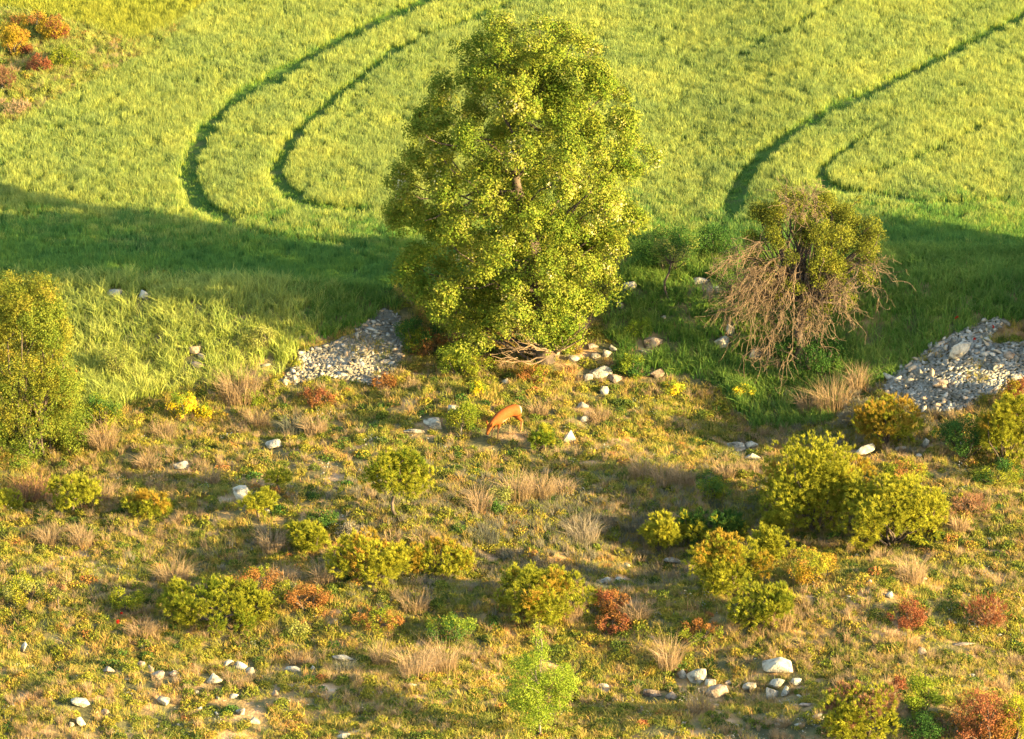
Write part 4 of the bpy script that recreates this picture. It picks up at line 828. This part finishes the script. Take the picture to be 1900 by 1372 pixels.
# ------------------------------------------------------------------ the deer
def deer():
    hind = g1(961, 801); fore = g1(904, 820)
    f = (fore-hind); f.z = 0; L = f.length; fwd = f.normalized(); up = Vector((0, 0, 1)); side = up.cross(fwd)   # side = the animal's left
    root = thing('deer', 'orange brown roe deer grazing with its head down on the open slope', 'deer', hind)
    slope = (fore.z-hind.z)/L
    def p(x, s, z): return fwd*x + side*s + up*(z + slope*x*.9)
    v, e, rd = [], [], []
    def add(pt, r, par=None):
        v.append(pt); rd.append(r); i = len(v)-1
        if par is not None: e.append((par, i))
        return i
    pel = add(p(.10, 0, .585), (.125, .15)); rump = add(p(-.02, 0, .575), (.095, .115), pel)
    lo = add(p(.24, 0, .595), (.12, .14), pel); be = add(p(.40, 0, .555), (.135, .155), lo); ch = add(p(.56, 0, .515), (.125, .16), be); sh = add(p(.68, 0, .485), (.105, .14), ch)
    n1 = add(p(.79, 0, .445), (.07, .085), sh); n2 = add(p(.88, .02, .385), (.055, .06), n1); hd = add(p(.95, .03, .34), (.058, .062), n2)
    m1 = add(p(.985, .035, .265), (.042, .045), hd); m2 = add(p(1.0, .035, .19), (.026, .028), m1); m3 = add(p(1.003, .035, .16), (.021, .021), m2)
    for s in (-1, 1):
        e1 = add(p(.93, .03+s*.05, .385), (.016, .02), hd); e2 = add(p(.925, .03+s*.085, .44), (.024, .036), e1); e3 = add(p(.92, .03+s*.10, .50), (.007, .01), e2)
    tail = add(p(-.085, 0, .60), (.02, .025), rump)
    gz = lambda x, s: H(*(hind+p(x, s, 0))[:2]) - hind.z - slope*x*.9
    for s, hx in ((1, -.02), (-1, -.14)):
        a = add(p(.04, s*.07, .46), (.08, .12), pel); b = add(p(.10 if s > 0 else .02, s*.065, .40), (.055, .08), a); c = add(p(-.07+hx*.5, s*.06, .265), (.02, .028), b)
        d = add(p(-.05+hx*.7, s*.06, .14), (.014, .017), c); g = float(gz(-.02+hx, s*.06)); h = add(p(-.03+hx*.8, s*.06, g+.045), (.015, .018), d); add(p(.0+hx*.8, s*.06, g+.01), (.013, .016), h)
    for s, fx in ((1, 0), (-1, .11)):
        a = add(p(.64, s*.055, .40), (.042, .058), sh); b = add(p(.66+fx*.3, s*.055, .30), (.026, .034), a); c = add(p(.68+fx*.7, s*.055, .19), (.017, .020), b)
        g = float(gz(.70+fx, s*.055)); d = add(p(.695+fx*.9, s*.055, g+.05), (.013, .015), c); add(p(.725+fx, s*.055, g+.01), (.013, .016), d)
    me = bpy.data.meshes.new('deer_body'); me.from_pydata([tuple(q_) for q_ in v], e, [])
    o = ob('body', me, root); sk = o.modifiers.new('skin', 'SKIN'); sv = me.skin_vertices[0].data
    for i, r in enumerate(rd): sv[i].radius = r
    sv[0].use_root = True; o.modifiers.new('sub', 'SUBSURF').levels = 2; o.modifiers['sub'].render_levels = 2
    sk.use_smooth_shade = True
    dg = bpy.context.evaluated_depsgraph_get(); ev = o.evaluated_get(dg); m2_ = bpy.data.meshes.new_from_object(ev)
    o.modifiers.clear(); o.data = m2_
    n = len(m2_.vertices); co = np.zeros(n*3, np.float32); m2_.vertices.foreach_get('co', co); co = co.reshape(-1, 3)
    x = co @ np.array(fwd); s = co @ np.array(side); z = co[:, 2]-slope*x*.9
    # coat colour: 0 coat, 1 white rump / belly / chin ; leg greyness
    wh = sm(.045, -.035, x+0*z)*sm(.47, .53, z)*sm(.72, .6, z)
    wh = np.maximum(wh, sm(.465, .435, z)*sm(.12, .2, x)*sm(.60, .5, x)*.8)
    wh = np.maximum(wh, sm(.20, .175, z)*sm(.95, .97, x)*.7)
    leg = sm(.34, .16, z)*sm(.90, .8, x)
    m, nt = M('deer_coat'); L_ = nt.links.new
    for k_, vals in (('wh', wh), ('leg', leg)): at = m2_.attributes.new(k_, 'FLOAT', 'POINT'); at.data.foreach_set('value', vals.astype(np.float32))
    nz = ramp(nt, [(0, (.12, .034, .008)), (.5, (.18, .05, .011)), (1, (.24, .075, .018))]); L_(wnoise(nt, 18, 4), nz.inputs[0])
    a1 = nt.nodes.new('ShaderNodeAttribute'); a1.attribute_name = 'leg'; a2 = nt.nodes.new('ShaderNodeAttribute'); a2.attribute_name = 'wh'
    x1 = nt.nodes.new('ShaderNodeMix'); x1.data_type = 'RGBA'; L_(a1.outputs['Fac'], x1.inputs[0]); L_(nz.outputs[0], x1.inputs[6]); x1.inputs[7].default_value = (.30, .15, .06, 1)
    x2 = nt.nodes.new('ShaderNodeMix'); x2.data_type = 'RGBA'; L_(a2.outputs['Fac'], x2.inputs[0]); L_(x1.outputs[2], x2.inputs[6]); x2.inputs[7].default_value = (.36, .29, .22, 1)
    b = nt.nodes.new('ShaderNodeBsdfPrincipled'); L_(x2.outputs[2], b.inputs['Base Color']); b.inputs['Roughness'].default_value = .7; b.inputs['Specular IOR Level'].default_value = .05
    o2 = nt.nodes.new('ShaderNodeOutputMaterial'); L_(b.outputs[0], o2.inputs[0]); m2_.materials.clear(); m2_.materials.append(m)
    dk = solid('dark_eye', [(0, (.01, .008, .006)), (1, (.02, .015, .01))], rough=.3)
    for sx in (-1, 1):
        bm = bmesh.new(); bmesh.ops.create_icosphere(bm, subdivisions=2, radius=.011); em = bpy.data.meshes.new('eye'); bm.to_mesh(em); bm.free(); em.materials.append(dk)
        q_ = ob('eye', em, root, p(.972, .033+sx*.045, .31))
    bm = bmesh.new(); bmesh.ops.create_icosphere(bm, subdivisions=2, radius=.014); em = bpy.data.meshes.new('nose'); bm.to_mesh(em); bm.free(); em.materials.append(dk)
    ob('nose', em, root, p(1.014, .035, .152))
deer()

# unseen trees added past the right frame edge to shade the bank
def outer(x, y, W, Hh, lb):
    base = Vector((x, y, float(H(x, y)))); root = thing('added_shade_tree', lb, 'tree', base)
    C, rad = lobes(W, Hh*.9, W, 40, r=.3); C[:, 2] += Hh*.1
    m_ = int(W*Hh*700); p, u = shell(C, rad, m_, .4); V, F, r = leaves(rep(p, 0, 5, .06), .11)
    ob('crown', mesh('added_tree_leaves', V, F, M_tree, {'r': r, 't': r*0}), root)
    paths = [wander([0, 0, -.2], c, 8, .08, .10, .02) for c in C[::3]]; V, F = tubes(paths, 5); ob('trunk', mesh('added_tree_stems', V, F, M_bark), root)
outer(15.8, 4.6, 3.6, 2.9, 'unseen rounded tree added for shade beyond the right edge, farther one')
outer(15.6, 1.6, 3.8, 4.2, 'unseen rounded tree added for shade beyond the right edge, nearer one')
outer(19.5, 2.4, 3.2, 3.8, 'unseen taller tree added for shade behind the two rounded ones at the right')
